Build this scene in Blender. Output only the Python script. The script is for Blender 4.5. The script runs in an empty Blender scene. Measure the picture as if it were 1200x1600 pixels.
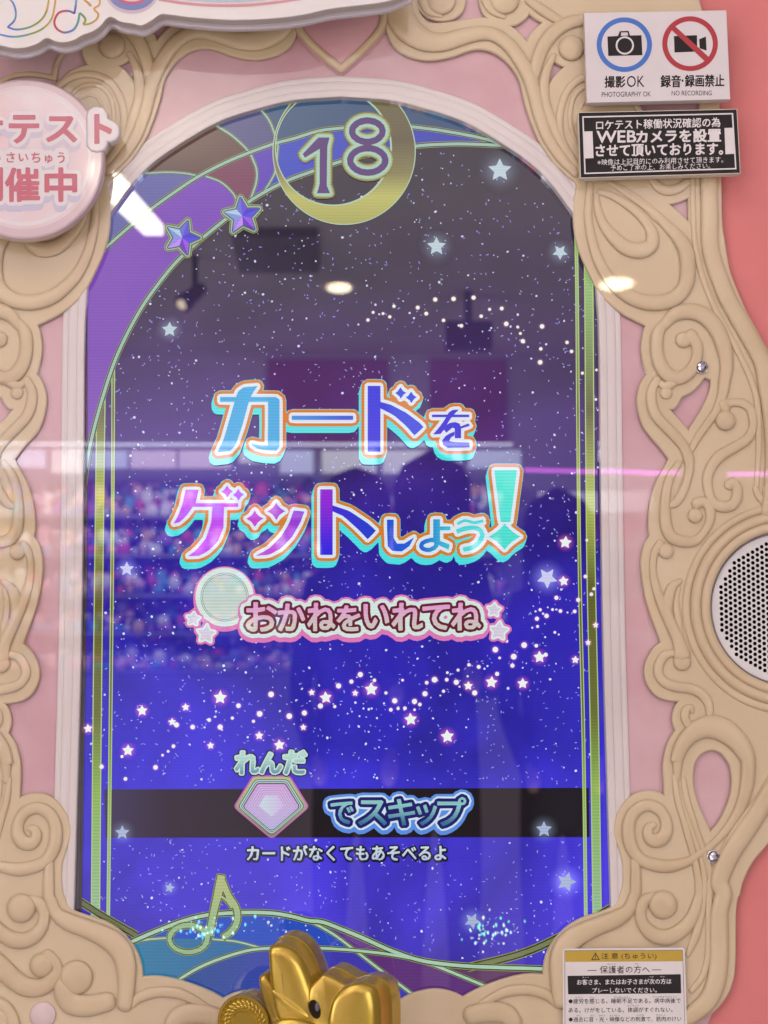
import bpy, bmesh, math, random
import numpy as np
from mathutils import Matrix, Vector, Euler

rnd = random.Random(7)
scene = bpy.context.scene
COL = scene.collection

# ------------------------------------------------------------------ camera
CAMD = 1.5                       # metres from the machine's face
F = 3100.0                       # focal length in photo pixels (1200 x 1600)
PITCH, YAW, ROLL = math.radians(6.6), math.radians(-1.2), math.radians(-0.2)
ROT = (Matrix.Rotation(YAW, 3, 'Z') @ Matrix.Rotation(math.pi / 2 + PITCH, 3, 'X')
       @ Matrix.Rotation(ROLL, 3, 'Z'))
cam = bpy.data.cameras.new('camera')
cam.sensor_fit = 'VERTICAL'
cam.sensor_height = 36.0
cam.lens = 36.0 * F / 1600.0
cam.clip_start, cam.clip_end = 0.05, 100
camo = bpy.data.objects.new('camera', cam)
COL.objects.link(camo)
camo.matrix_world = Matrix.Translation((0, -CAMD, 0)) @ ROT.to_4x4()
scene.camera = camo
cam.dof.use_dof = True
cam.dof.focus_distance = 1.5
cam.dof.aperture_fstop = 11.0

# ------------------------------------------------------------------ light
w = bpy.data.worlds.new('World')
scene.world = w
w.use_nodes = True
w.node_tree.nodes['Background'].inputs[0].default_value = (1.0, 0.93, 0.88, 1)
w.node_tree.nodes['Background'].inputs[1].default_value = 0.12
scene.view_settings.view_transform = 'Standard'
scene.view_settings.look = 'None'
scene.view_settings.exposure = 0.0
scene.view_settings.gamma = 1.0
scene.cycles.max_bounces = 6
scene.cycles.use_denoising = True


def area(name, loc, target, sx, sy, power, col, spread=None):
    l = bpy.data.lights.new(name, 'AREA')
    l.shape = 'RECTANGLE'
    l.size, l.size_y, l.energy, l.color = sx, sy, power, col
    o = bpy.data.objects.new(name, l)
    COL.objects.link(o)
    o.location = loc
    o.rotation_euler = (Vector(target) - Vector(loc)).to_track_quat('-Z', 'Y').to_euler()
    return o


area('ceiling_panel_lamp', (-0.25, -0.95, 1.22), (0, 0, -0.1), 1.0, 0.5, 3.6, (1.0, 0.95, 0.88))
area('side_fill_left', (-1.55, -2.1, 0.15), (0, 0, -0.1), 1.1, 1.1, 12.0, (1.0, 0.95, 0.88))  # unseen fill added for frontal light, kept outside the mirrored view
area('side_fill_right', (1.55, -2.1, 0.15), (0, 0, -0.1), 1.1, 1.1, 11.0, (1.0, 0.95, 0.88))  # added counterpart of the left fill, likewise unseen
area('low_front_fill', (-0.1, -1.3, -0.85), (0, 0, -0.15), 1.2, 0.4, 2.2, (1.0, 0.94, 0.86))  # added fill from below, standing in for floor bounce
area('ceiling_fill', (0, -3.3, -0.9), (0, -4.0, 1.3), 3.5, 1.8, 128.0, (1.0, 0.95, 0.95))  # unseen lamp added near the floor to brighten the reflected ceiling
area('shelf_lamp', (-0.6, -4.2, 0.95), (-0.6, -4.7, 0.3), 2.6, 0.1, 60.0, (0.95, 0.95, 1.0))


# ------------------------------------------------------------------ coordinates
def ray(px, py):
    d = ROT @ Vector(((px - 600) / F, -(py - 800) / F, -1.0))
    return d


def mm(px, py, h=0.0):
    """photo pixel -> (X, Z) in millimetres on the plane h mm in front of the face"""
    d = ray(px, py)
    t = (CAMD - h / 1000.0) / d.y
    return (d.x * t * 1000, d.z * t * 1000)


def mms(pts, h=0.0):
    return [mm(p[0], p[1], h) for p in pts]


K = CAMD / F * 1000              # mm per photo pixel near the middle


def mirrored(px, py, e):
    """a point of the room seen by reflection in the face, e metres in front of it"""
    d = ray(px, py)
    t = (CAMD + e) / d.y
    return Vector((d.x * t, -e, d.z * t))


REG = {'RA': (580, 0, 3.5294), 'RB': (780, 40, 3.3333), 'RC': (880, 240, 4.6154), 'RD': (880, 380, 3.75),
       'RE': (960, 560, 5), 'RF': (960, 760, 5), 'RG': (960, 960, 5), 'RH': (940, 1160, 4.6154),
       'RI': (840, 1340, 3.5294), 'RJ': (600, 1500, 4), 'LJ': (0, 1380, 3.1579), 'TL': (0, 0, 5),
       'TM': (140, 0, 3.1579), 'RS': (0, 110, 5), 'SG': (880, 0, 4), 'CA': (860, 1460, 5),
       'K5': (320, 570, 3.5294), 'K6': (550, 570, 4.1379), 'K7': (240, 730, 4), 'K8': (480, 710, 3.3333),
       'MO': (400, 130, 3.3333), 'TA': (140, 150, 3.75), 'BL': (130, 1340, 2.9268), 'BR': (480, 1380, 2.5),
       'KN': (330, 1440, 3.75), 'GE': (350, 1150, 2.9268), 'B1': (280, 870, 4.2857), 'B2': (540, 900, 4.2857),
       'PX': (0, 0, 1)}


def Z(reg, pts):
    x0, y0, s = REG[reg]
    out = []
    for p in pts:
        q = [x0 + p[0] / s, y0 + p[1] / s]
        if len(p) > 2:
            q.append(p[2] / s)
        out.append(tuple(q))
    return out


def smooth(pts, step=4.0, closed=False):
    """Catmull-Rom through points of any dimension"""
    P = [np.array(p, float) for p in pts]
    n = len(P)
    out = []
    for i in range(n if closed else n - 1):
        if closed:
            a, b, c, d = P[(i - 1) % n], P[i], P[(i + 1) % n], P[(i + 2) % n]
        else:
            b, c = P[i], P[i + 1]
            a = P[i - 1] if i else 2 * b - c
            d = P[i + 2] if i + 2 < n else 2 * c - b
        L = np.linalg.norm((c - b)[:2])
        m = max(2, int(math.ceil(L / step)))
        for k in range(m):
            t = k / m
            out.append(0.5 * ((2 * b) + (c - a) * t + (2 * a - 5 * b + 4 * c - d) * t * t + (3 * b - a - 3 * c + d) * t ** 3))
    if not closed:
        out.append(P[-1])
    return [tuple(p) for p in out]


def corners(pts, step=4.0):
    """closed outline; points marked with a third value 1 are sharp notches"""
    idx = [i for i, p in enumerate(pts) if len(p) > 2 and p[2] == 1]
    if not idx:
        return smooth([p[:2] for p in pts], step, True)
    out = []
    n = len(pts)
    for k, i in enumerate(idx):
        j = idx[(k + 1) % len(idx)]
        if j <= i:
            j += n
        seg = [pts[m % n][:2] for m in range(i, j + 1)]
        out += smooth(seg, step)[:-1]
    return out


# ------------------------------------------------------------------ materials
def lin(c):
    return tuple(((v / 255) / 12.92 if v / 255 <= 0.04045 else ((v / 255 + 0.055) / 1.055) ** 2.4) for v in c)


MATS = {}


def newmat(name):
    m = bpy.data.materials.new(name)
    m.use_nodes = True
    return m, m.node_tree, m.node_tree.nodes['Principled BSDF']


def coat(nt, b, flat=True, ior=1.6, rough=0.0, wt=1.0):
    b.inputs['Coat Weight'].default_value = wt
    b.inputs['Coat Roughness'].default_value = rough
    b.inputs['Coat IOR'].default_value = ior
    if flat:
        c = nt.nodes.new('ShaderNodeCombineXYZ')
        c.inputs[1].default_value = -1.0
        nt.links.new(c.outputs[0], b.inputs['Coat Normal'])


def noise_mix(nt, b, ca, cb, scale, detail=4, bump=0.0, bscale=None, contrast=(0.35, 0.65)):
    tc = nt.nodes.new('ShaderNodeNewGeometry')
    n = nt.nodes.new('ShaderNodeTexNoise')
    n.inputs['Scale'].default_value = scale
    n.inputs['Detail'].default_value = detail
    nt.links.new(tc.outputs['Position'], n.inputs['Vector'])
    r = nt.nodes.new('ShaderNodeValToRGB')
    r.color_ramp.elements[0].position, r.color_ramp.elements[1].position = contrast
    r.color_ramp.elements[0].color = (*ca, 1)
    r.color_ramp.elements[1].color = (*cb, 1)
    nt.links.new(n.outputs['Fac'], r.inputs[0])
    nt.links.new(r.outputs[0], b.inputs['Base Color'])
    if bump:
        n2 = nt.nodes.new('ShaderNodeTexNoise')
        n2.inputs['Scale'].default_value = bscale or scale * 8
        nt.links.new(tc.outputs['Position'], n2.inputs['Vector'])
        bp = nt.nodes.new('ShaderNodeBump')
        bp.inputs['Strength'].default_value = bump
        bp.inputs['Distance'].default_value = 0.001
        nt.links.new(n2.outputs['Fac'], bp.inputs['Height'])
        nt.links.new(bp.outputs[0], b.inputs['Normal'])
    return r


def paint(name, ca, cb=None, rough=0.5, scale=12, coated=False, metal=0.0, bump=0.0, bscale=None, flat=True, cw=1.0, crough=0.0, spec=0.5):
    key = ('p', name)
    if key in MATS:
        return MATS[key]
    m, nt, b = newmat(name)
    b.inputs['Base Color'].default_value = (*ca, 1)
    b.inputs['Roughness'].default_value = rough
    b.inputs['Metallic'].default_value = metal
    b.inputs['Specular IOR Level'].default_value = spec
    noise_mix(nt, b, ca, cb or tuple(v * 0.94 for v in ca), scale, bump=bump, bscale=bscale)
    if coated:
        coat(nt, b, flat, wt=cw, rough=crough)
    MATS[key] = m
    return m


SCAN = []


def scr(name, c0, c1=None, axis='Z', lo=0, hi=1, strength=1.0, scan=0.0, stops=None, reflect=True):
    """a colour shown by the display: emission under a glossy pane; c0..c1 graded from lo to hi mm along the axis"""
    key = ('s', name)
    if key in MATS:
        return MATS[key]
    m, nt, b = newmat(name)
    b.inputs['Base Color'].default_value = (0.004, 0.004, 0.005, 1)
    b.inputs['Specular IOR Level'].default_value = 0.0
    b.inputs['Roughness'].default_value = 0.5
    b.inputs['Emission Strength'].default_value = strength
    b.inputs['Emission Color'].default_value = (*lin(c0), 1)
    if reflect:
        coat(nt, b, flat=False)
    src = None
    if c1 is not None or stops:
        g = nt.nodes.new('ShaderNodeNewGeometry')
        s = nt.nodes.new('ShaderNodeSeparateXYZ')
        nt.links.new(g.outputs['Position'], s.inputs[0])
        mr = nt.nodes.new('ShaderNodeMapRange')
        mr.inputs['From Min'].default_value = lo / 1000
        mr.inputs['From Max'].default_value = hi / 1000
        nt.links.new(s.outputs[axis], mr.inputs['Value'])
        r = nt.nodes.new('ShaderNodeValToRGB')
        r.color_ramp.interpolation = 'EASE' if not stops else 'LINEAR'
        st = stops or [(0, c0), (1, c1)]
        r.color_ramp.elements[0].position = st[0][0]
        r.color_ramp.elements[0].color = (*lin(st[0][1]), 1)
        r.color_ramp.elements[1].position = st[-1][0]
        r.color_ramp.elements[1].color = (*lin(st[-1][1]), 1)
        for p, c in st[1:-1]:
            e = r.color_ramp.elements.new(p)
            e.color = (*lin(c), 1)
        nt.links.new(mr.outputs[0], r.inputs[0])
        src = r.outputs[0]
    if scan:
        g = nt.nodes.new('ShaderNodeNewGeometry')
        wv = nt.nodes.new('ShaderNodeTexWave')
        wv.bands_direction = 'Z'
        wv.inputs['Scale'].default_value = 130
        wv.inputs['Distortion'].default_value = 0.6
        wv.inputs['Detail Scale'].default_value = 0.4
        nt.links.new(g.outputs['Position'], wv.inputs['Vector'])
        mr = nt.nodes.new('ShaderNodeMapRange')
        mr.inputs['To Min'].default_value = strength * (1 - scan)
        mr.inputs['To Max'].default_value = strength * (1 + scan)
        nt.links.new(wv.outputs['Fac'], mr.inputs['Value'])
        nt.links.new(mr.outputs[0], b.inputs['Emission Strength'])
    if src is not None:
        nt.links.new(src, b.inputs['Emission Color'])
    MATS[key] = m
    return m


def glow_mat(name, c, strength):
    """light bloom of a star on the display: transparent plus an emission that fades with distance from the centre"""
    key = ('g', name)
    if key in MATS:
        return MATS[key]
    m = bpy.data.materials.new(name)
    m.use_nodes = True
    nt = m.node_tree
    for n in list(nt.nodes):
        nt.nodes.remove(n)
    out = nt.nodes.new('ShaderNodeOutputMaterial')
    add = nt.nodes.new('ShaderNodeAddShader')
    tr = nt.nodes.new('ShaderNodeBsdfTransparent')
    tr.inputs[0].default_value = (1, 1, 1, 1)
    em = nt.nodes.new('ShaderNodeEmission')
    em.inputs[0].default_value = (*lin(c), 1)
    tc = nt.nodes.new('ShaderNodeTexCoord')
    ln = nt.nodes.new('ShaderNodeVectorMath')
    ln.operation = 'LENGTH'
    nt.links.new(tc.outputs['Object'], ln.inputs[0])
    mr = nt.nodes.new('ShaderNodeMapRange')
    mr.inputs['From Min'].default_value = 0.0
    mr.inputs['From Max'].default_value = 1.0
    mr.inputs['To Min'].default_value = 1.0
    mr.inputs['To Max'].default_value = 0.0
    nt.links.new(ln.outputs['Value'], mr.inputs['Value'])
    pw = nt.nodes.new('ShaderNodeMath')
    pw.operation = 'POWER'
    pw.inputs[1].default_value = 2.0
    nt.links.new(mr.outputs[0], pw.inputs[0])
    ml = nt.nodes.new('ShaderNodeMath')
    ml.operation = 'MULTIPLY'
    ml.inputs[1].default_value = strength
    nt.links.new(pw.outputs[0], ml.inputs[0])
    nt.links.new(ml.outputs[0], em.inputs[1])
    nt.links.new(tr.outputs[0], add.inputs[0])
    nt.links.new(em.outputs[0], add.inputs[1])
    nt.links.new(add.outputs[0], out.inputs[0])
    MATS[key] = m
    return m


def emitter(name, c, s):
    key = ('e', name)
    if key in MATS:
        return MATS[key]
    m, nt, b = newmat(name)
    b.inputs['Base Color'].default_value = (*lin(c), 1)
    b.inputs['Emission Color'].default_value = (*lin(c), 1)
    b.inputs['Emission Strength'].default_value = s
    MATS[key] = m
    return m


# ------------------------------------------------------------------ objects
def root_of(o):
    while o.parent:
        o = o.parent
    return o


def thing(name, label, cat, loc=(0, 0, 0), group=None):
    o = bpy.data.objects.new(name, None)
    COL.objects.link(o)
    o.empty_display_size = 0.02
    o.location = loc
    o['label'] = label
    o['category'] = cat
    if group:
        o['group'] = group
    return o


def tag(o, label, cat, group=None):
    o['label'] = label
    o['category'] = cat
    if group:
        o['group'] = group
    return o


def build(name, verts, faces, mats, parent=None, sm=False, fm=None, angle=None):
    """world-space vertices -> object (kept relative to its thing's base)"""
    off = Vector(root_of(parent).location) if parent else Vector((0, 0, 0))
    me = bpy.data.meshes.new(name)
    me.from_pydata([tuple(Vector(v) - off) for v in verts], [], faces)
    if not isinstance(mats, (list, tuple)):
        mats = [mats]
    for m in mats:
        me.materials.append(m)
    if fm:
        me.polygons.foreach_set('material_index', fm)
    if sm:
        me.polygons.foreach_set('use_smooth', [True] * len(me.polygons))
        if angle:
            me.set_sharp_from_angle(angle=math.radians(angle))
    me.update()
    o = bpy.data.objects.new(name, me)
    COL.objects.link(o)
    if parent:
        o.parent = parent
    return o


def fill_mesh(loops, extrude=0.0, bevel=0.0, res=2):
    """2D filled curve (nested loops are holes) -> verts, faces in the loops' own units"""
    cu = bpy.data.curves.new('tmp', 'CURVE')
    cu.dimensions = '2D'
    cu.fill_mode = 'BOTH'
    cu.extrude = extrude
    cu.bevel_depth = bevel
    cu.bevel_resolution = res
    for lp in loops:
        s = cu.splines.new('POLY')
        s.points.add(len(lp) - 1)
        s.points.foreach_set('co', np.array([(p[0], p[1], 0, 1) for p in lp], float).ravel())
        s.use_cyclic_u = True
    o = bpy.data.objects.new('tmp', cu)
    COL.objects.link(o)
    dg = bpy.context.evaluated_depsgraph_get()
    dg.update()
    me = o.evaluated_get(dg).to_mesh()
    V = np.zeros(len(me.vertices) * 3)
    me.vertices.foreach_get('co', V)
    faces = [tuple(p.vertices) for p in me.polygons]
    o.evaluated_get(dg).to_mesh_clear()
    bpy.data.objects.remove(o)
    bpy.data.curves.remove(cu)
    return V.reshape(-1, 3), faces


def plate(name, loops, h0, h1, mat, parent=None, bevel=0.0, sm=True):
    """solid slab from h0 to h1 (mm in front of the face), outline loops in mm"""
    t = (h1 - h0) / 2
    bevel = min(bevel, t * 0.95)
    lp = loops
    V, Fc = fill_mesh(lp, max(t - bevel, 0.0), bevel, 3)
    c = (h0 + h1) / 2
    vs = [(v[0] / 1000, -(c + v[2]) / 1000, v[1] / 1000) for v in V]
    return build(name, vs, Fc, mat, parent, sm, angle=35)


def flat(name, loops, h, mat, parent=None, fm=None):
    V, Fc = fill_mesh(loops)
    vs = [(v[0] / 1000, -h / 1000, v[1] / 1000) for v in V]
    # face the camera
    out = []
    for f in Fc:
        a, b, c = (np.array(vs[i]) for i in f[:3])
        out.append(f if np.cross(b - a, c - a)[1] < 0 else f[::-1])
    return build(name, vs, out, mat, parent)


def join_flats(name, layers, parent):
    """several coloured layers [(loops, h, mat)] as one printed mesh"""
    vs, fs, fm, mats = [], [], [], []
    for loops, h, m in layers:
        V, Fc = fill_mesh(loops)
        base = len(vs)
        vs += [(v[0] / 1000, -h / 1000, v[1] / 1000) for v in V]
        if m not in mats:
            mats.append(m)
        for f in Fc:
            a, b, c = (np.array(vs[base + i]) for i in f[:3])
            g = f if np.cross(b - a, c - a)[1] < 0 else f[::-1]
            fs.append(tuple(base + i for i in g))
            fm.append(mats.index(m))
    return build(name, vs, fs, mats, parent, fm=fm)


def ribbon(pts, w0):
    """outline loop of a stroke of px width w0 (or per-point third value)"""
    P = np.array([p[:2] for p in pts], float)
    T = np.gradient(P, axis=0)
    T /= np.maximum(np.linalg.norm(T, axis=1, keepdims=True), 1e-6)
    N = np.stack([-T[:, 1], T[:, 0]], 1)
    W = np.array([(p[2] if len(p) > 2 else 1) for p in pts])[:, None] * w0 / 2
    return [tuple(p) for p in np.concatenate([P + N * W, (P - N * W)[::-1]])]


def ellipse(cx, cy, rx, ry, n=48, a0=0):
    return [(cx + rx * math.cos(2 * math.pi * i / n + a0), cy + ry * math.sin(2 * math.pi * i / n + a0)) for i in range(n)]


# ------------------------------------------------------------------ lettering
def glyphs(body, bold=0.0, spacing=1.0, shear=0.0):
    cu = bpy.data.curves.new('txt', 'FONT')
    cu.body = body
    cu.offset = bold
    cu.space_character = spacing
    cu.resolution_u = 3
    cu.shear = shear
    o = bpy.data.objects.new('txt', cu)
    COL.objects.link(o)
    dg = bpy.context.evaluated_depsgraph_get()
    dg.update()
    me = o.evaluated_get(dg).to_mesh()
    V = np.zeros(len(me.vertices) * 3)
    me.vertices.foreach_get('co', V)
    V = V.reshape(-1, 3)[:, :2]
    Fc = [tuple(p.vertices) for p in me.polygons]
    o.evaluated_get(dg).to_mesh_clear()
    bpy.data.objects.remove(o)
    bpy.data.curves.remove(cu)
    return V, Fc


def fit(V, box, slope=0.0):
    x0, y0, x1, y1 = box
    a, b = V.min(0), V.max(0)
    X = x0 + (V[:, 0] - a[0]) / (b[0] - a[0]) * (x1 - x0)
    Y = y1 - (V[:, 1] - a[1]) / max(b[1] - a[1], 1e-6) * (y1 - y0)
    return np.stack([X, Y + slope * (X - x0)], 1)


def text_px(body, box, bold=0.0, slope=0.0, reg='PX', spacing=1.0, shear=0.0):
    V, Fc = glyphs(body, bold, spacing, shear)
    P = fit(V, box, slope)
    x0, y0, s = REG[reg]
    P = np.stack([x0 + P[:, 0] / s, y0 + P[:, 1] / s], 1)
    return P, Fc


def text(name, items, h, mat, parent, href=None):
    """items: list of (body, box, bold, slope, reg); one printed mesh"""
    vs, fs = [], []
    for it in items:
        bold = it[2] if len(it) > 2 else 0.0
        P, Fc = text_px(it[0], it[1], 0.0, *it[3:])
        if bold:
            a_, b_ = P.min(0) - 3, P.max(0) + 3
            hgt = (b_ - a_)[1] - 6
            rs = Ras(a_[0], a_[1], b_[0], b_[1], 5.0 if hgt > 12 else 8.0)
            rs.mesh(P, Fc)
            lps_ = rs.contour(rs.dist(rs.m, 3), max(bold * hgt, 0.12))
            V_, Fc = fill_mesh([[((x - a_[0]) * 50, (y - a_[1]) * 50) for x, y in l_] for l_ in lps_])
            P = V_[:, :2] / 50 + a_
        base = len(vs)
        for x, y in P:
            X, Zz = mm(x, y, h)
            vs.append((X / 1000, -h / 1000, Zz / 1000))
        for f in Fc:
            a, b, c = (np.array(vs[base + i]) for i in f[:3])
            g = f if np.cross(b - a, c - a)[1] < 0 else f[::-1]
            fs.append(tuple(base + i for i in g))
    return build(name, vs, fs, mat, parent)


# raster helpers for outlined lettering
class Ras:
    def __init__(self, x0, y0, x1, y1, s=2.5):
        self.x0, self.y0, self.s = x0, y0, s
        self.W, self.H = int((x1 - x0) * s), int((y1 - y0) * s)
        self.m = np.zeros((self.H, self.W), bool)

    def poly(self, pts):
        P = (np.array(pts, float) - (self.x0, self.y0)) * self.s
        n = len(P)
        y0, y1 = max(0, int(P[:, 1].min())), min(self.H - 1, int(P[:, 1].max()) + 1)
        Q = np.roll(P, -1, 0)
        xs = np.arange(self.W) + 0.5
        for y in range(y0, y1 + 1):
            yy = y + 0.5
            hit = (P[:, 1] <= yy) != (Q[:, 1] <= yy)
            if not hit.any():
                continue
            a, b = P[hit], Q[hit]
            cr = np.sort(a[:, 0] + (yy - a[:, 1]) / (b[:, 1] - a[:, 1]) * (b[:, 0] - a[:, 0]))
            ins = np.searchsorted(cr, xs) % 2 == 1
            self.m[y] |= ins

    def mesh(self, P, Fc):
        for f in Fc:
            for k in range(1, len(f) - 1):
                self.poly([P[f[0]], P[f[k]], P[f[k + 1]]])

    def dist(self, m, R):
        """distance to the mask in px, up to R"""
        r = int(R * self.s) + 2
        big = 1e4
        g = np.full(m.shape, big)
        d = np.full(m.shape[1], big)
        for y in range(m.shape[0]):
            d = np.where(m[y], 0, d + 1)
            g[y] = d
        d = np.full(m.shape[1], big)
        for y in range(m.shape[0] - 1, -1, -1):
            d = np.where(m[y], 0, d + 1)
            g[y] = np.minimum(g[y], d)
        g = np.minimum(g, big) ** 2
        best = g.copy()
        for dx in range(1, r + 1):
            best[:, dx:] = np.minimum(best[:, dx:], g[:, :-dx] + dx * dx)
            best[:, :-dx] = np.minimum(best[:, :-dx], g[:, dx:] + dx * dx)
        return np.sqrt(best) / self.s

    def shifted(self, m, dx, dy):
        return np.roll(np.roll(m, int(round(dy * self.s)), 0), int(round(dx * self.s)), 1)

    def contour(self, D, L):
        D = np.pad(D, 1, constant_values=1e3) - L
        D = np.where(D == 0, 1e-6, D)
        ins = D < 0
        c = ins[:-1, :-1] * 1 + ins[:-1, 1:] * 2 + ins[1:, 1:] * 4 + ins[1:, :-1] * 8
        ys, xs = np.where((c > 0) & (c < 15))
        table = {1: [(3, 0)], 2: [(0, 1)], 3: [(3, 1)], 4: [(1, 2)], 5: [(3, 0), (1, 2)], 6: [(0, 2)], 7: [(3, 2)],
                 8: [(2, 3)], 9: [(2, 0)], 10: [(0, 1), (2, 3)], 11: [(2, 1)], 12: [(1, 3)], 13: [(1, 0)], 14: [(0, 3)]}
        nxt = {}

        def ek(y, x, e):
            return ((y, x, 0), (y, x + 1, 1), (y + 1, x, 0), (y, x, 1))[e]
        for y, x in zip(ys.tolist(), xs.tolist()):
            for a, b in table[int(c[y, x])]:
                nxt[ek(y, x, a)] = ek(y, x, b)
        loops = []
        while nxt:
            k0 = next(iter(nxt))
            lp = []
            k = k0
            while k in nxt:
                y, x, v = k
                if v == 0:
                    p, q = D[y, x], D[y, x + 1]
                    pt = (x + p / (p - q), y)
                else:
                    p, q = D[y, x], D[y + 1, x]
                    pt = (x, y + p / (p - q))
                lp.append(pt)
                k = nxt.pop(k)
                if k == k0:
                    break
            if len(lp) > 8:
                A = np.array(lp) - 1 + 0.5
                for _ in range(2):
                    A = (np.roll(A, 1, 0) + 2 * A + np.roll(A, -1, 0)) / 4
                A = A / self.s + (self.x0, self.y0)
                # keep only points that matter
                keep = [0]
                for i in range(1, len(A) - 1):
                    a, b, d = A[keep[-1]], A[i], A[i + 1]
                    u, v2 = b - a, d - a
                    area2 = abs(u[0] * v2[1] - u[1] * v2[0])
                    if area2 > 0.3 / self.s * max(np.linalg.norm(v2), 0.3) or np.linalg.norm(v2) > 9:
                        keep.append(i)
                A = A[keep]
                if len(A) >= 3:
                    loops.append([tuple(p) for p in A])
        return loops


def zmm(py, h=-5):
    return mm(535, py, h)[1]


# =================================================================== CABINET
cab = thing('arcade_cabinet', 'pink arcade cabinet face with white arched moulding round the screen and a coral side', 'arcade machine', (0, 0.03, -1.0))
PINK = paint('fascia_pink', (0.64, 0.41, 0.425), (0.56, 0.30, 0.33), 0.5, 11, True, bump=0.35, bscale=34)
CORAL = paint('side_coral', (0.68, 0.19, 0.18), (0.65, 0.18, 0.17), 0.55, 20, False, bump=0.05, bscale=900)
WHITE_M = paint('moulding_white', (0.69, 0.61, 0.585), (0.65, 0.57, 0.55), 0.45, 15, True)
CREAM = paint('cream_resin', (0.645, 0.49, 0.30), (0.575, 0.42, 0.24), 0.34, 16, True)
CREAM_P = paint('cream_plate', (0.64, 0.495, 0.31), (0.59, 0.445, 0.265), 0.5, 11, True)
BLACK = paint('bezel_black', (0.012, 0.012, 0.013), (0.02, 0.02, 0.02), 0.4, 30, True)

# inner edge of the opening, right half from the bottom to the crown (px)
INNER = [(958, 1640), (957, 1500), (955, 1420), (948, 1180), (943, 1000), (939, 750), (937, 550), (934, 475), (925, 405),
         (899, 340), (885, 318), (861, 286), (832, 257), (795, 230), (730, 191.5), (670, 170.5), (610, 156), (534, 150)]


def arch_path(h):
    R = smooth(mms(INNER, h), 6)
    L = [(-x, z) for x, z in R[::-1][1:]]
    return np.array(R + L)


A = arch_path(5)
T = np.gradient(A, axis=0)
T /= np.linalg.norm(T, axis=1, keepdims=True)
NRM = np.stack([T[:, 1], -T[:, 0]], 1)        # outward


def off_path(d):
    return [tuple(p) for p in A + NRM * d]


fas_outer = [mm(-220, -120), mm(-220, 1750), mm(1050, 1750), mm(1110, 1590), mm(1130, 1540), mm(1135, 1420), mm(1175, 1320), mm(1290, 1150), mm(1290, 700), mm(1190, 560), mm(1130, 440), mm(1112, 300), mm(1075, -20), mm(1060, -120)]
hole = off_path(2)
flat('fascia_panel', [fas_outer, hole], 0.0, PINK, cab)
# coral side panel to the right, set slightly behind the frame
flat('side_panel', [[mm(1060, -150, -3), mm(1500, -150, -3), mm(1500, 1750, -3), mm(1060, 1750, -3)]], -3, CORAL, cab)
# moulding sweep
prof = [(0, -9), (0, 5.2), (0.5, 6.0), (1.2, 6.4), (5.0, 6.4), (5.6, 5.9), (5.9, 4.6), (6.4, 4.6), (7.0, 5.1), (12.2, 4.6), (12.7, 4.1), (12.9, 3.2),
        (13.3, 3.2), (13.7, 3.6), (16.4, 3.2), (17.0, 2.6), (17.2, -0.5)]
prof = [(d, hh * 0.68 if hh > 0 else hh) for d, hh in prof]
vs, fs = [], []
for d, hh in prof:
    for p in off_path(d):
        vs.append((p[0] / 1000, -hh / 1000, p[1] / 1000))
n = len(A)
for i in range(len(prof) - 1):
    for j in range(n - 1):
        fs.append((i * n + j, i * n + j + 1, (i + 1) * n + j + 1, (i + 1) * n + j))
build('screen_moulding', vs, fs, WHITE_M, cab, True, angle=40)

# =================================================================== SCROLL FRAME
frame = thing('scrollwork_frame', 'cream carved scrollwork frame with a pink heart at the top around the arched screen', 'ornate frame', (0, 0, -0.35))
PLH = 5.0
ol = []
ol += [(607, -40, ), (606, 45, 1)]
ol += [p[:2] for p in Z('RA', [(130, 245), (200, 295), (280, 318), (350, 320), (440, 303), (540, 268), (610, 262), (680, 280), (750, 328), (800, 390),
                              (830, 450), (850, 540), (880, 640), (930, 760), (1000, 870)])]
ol += [(886, 270)]
ol += Z('RC', [(105, 215), (90, 330), (85, 450), (95, 570), (125, 690), (170, 800), (250, 960), (330, 1060), (430, 1140), (500, 1180)])
ol += [(1012, 507.5, 1)]
ol += Z('RD', [(480, 520), (468, 600), (475, 680)])
ol += [(1013, 585, 1)]
ol += Z('RE', [(220, 190), (195, 270), (190, 340), (205, 430), (240, 530), (300, 610), (370, 690)])
ol += [(1048, 717, 1)]
ol += Z('RE', [(405, 850), (350, 950), (315, 1040), (290, 1150)]) + [(1016, 820)]
ol += [(1018, 838, 1)]
ol += Z('RF', [(250, 450), (228, 530), (222, 620), (235, 740), (260, 880), (300, 1010), (360, 1170)])
ol += [(1035, 1005, 1)]
ol += Z('RG', [(320, 270), (270, 350), (250, 430), (258, 510), (300, 590), (360, 640), (440, 662)])
ol += [(1067, 1093.6, 1)]
ol += Z('RG', [(490, 720), (468, 790), (470, 850)])
ol += [(1058.4, 1142, 1)]
ol += Z('RG', [(440, 990), (410, 1080), (395, 1190)]) + Z('RH', [(463, 320)])
ol += [(1040.8, 1246.7, 1)]
ol += Z('RH', [(400, 370), (330, 362), (260, 375), (190, 425), (130, 510), (103, 600), (108, 680), (135, 760), (160, 850), (168, 950), (160, 1050), (130, 1140), (95, 1190)])
ol += Z('RI', [(400, 290), (330, 315), (240, 345), (160, 395), (100, 460), (60, 530), (42, 600)])
ol += [(851.3, 1525.6, 1)]
ol += Z('RJ', [(930, 97), (850, 105), (750, 130), (650, 165), (560, 205)])
ol += [(723, 1561, 1)]
ol += Z('RJ', [(460, 225), (400, 203), (320, 192), (250, 200), (180, 220), (120, 250)]) + [(600, 1585)]
ol += [(534.6, 1610, 1), (534.6, 1720, 1), (1040, 1720, 1)]
ol += [(1060, 1625), ] + Z('RI', [(860, 910), (960, 850), (1030, 770), (1070, 680), (1082, 580), (1085, 400), (1085, 300), (1097, 215)])
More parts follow.
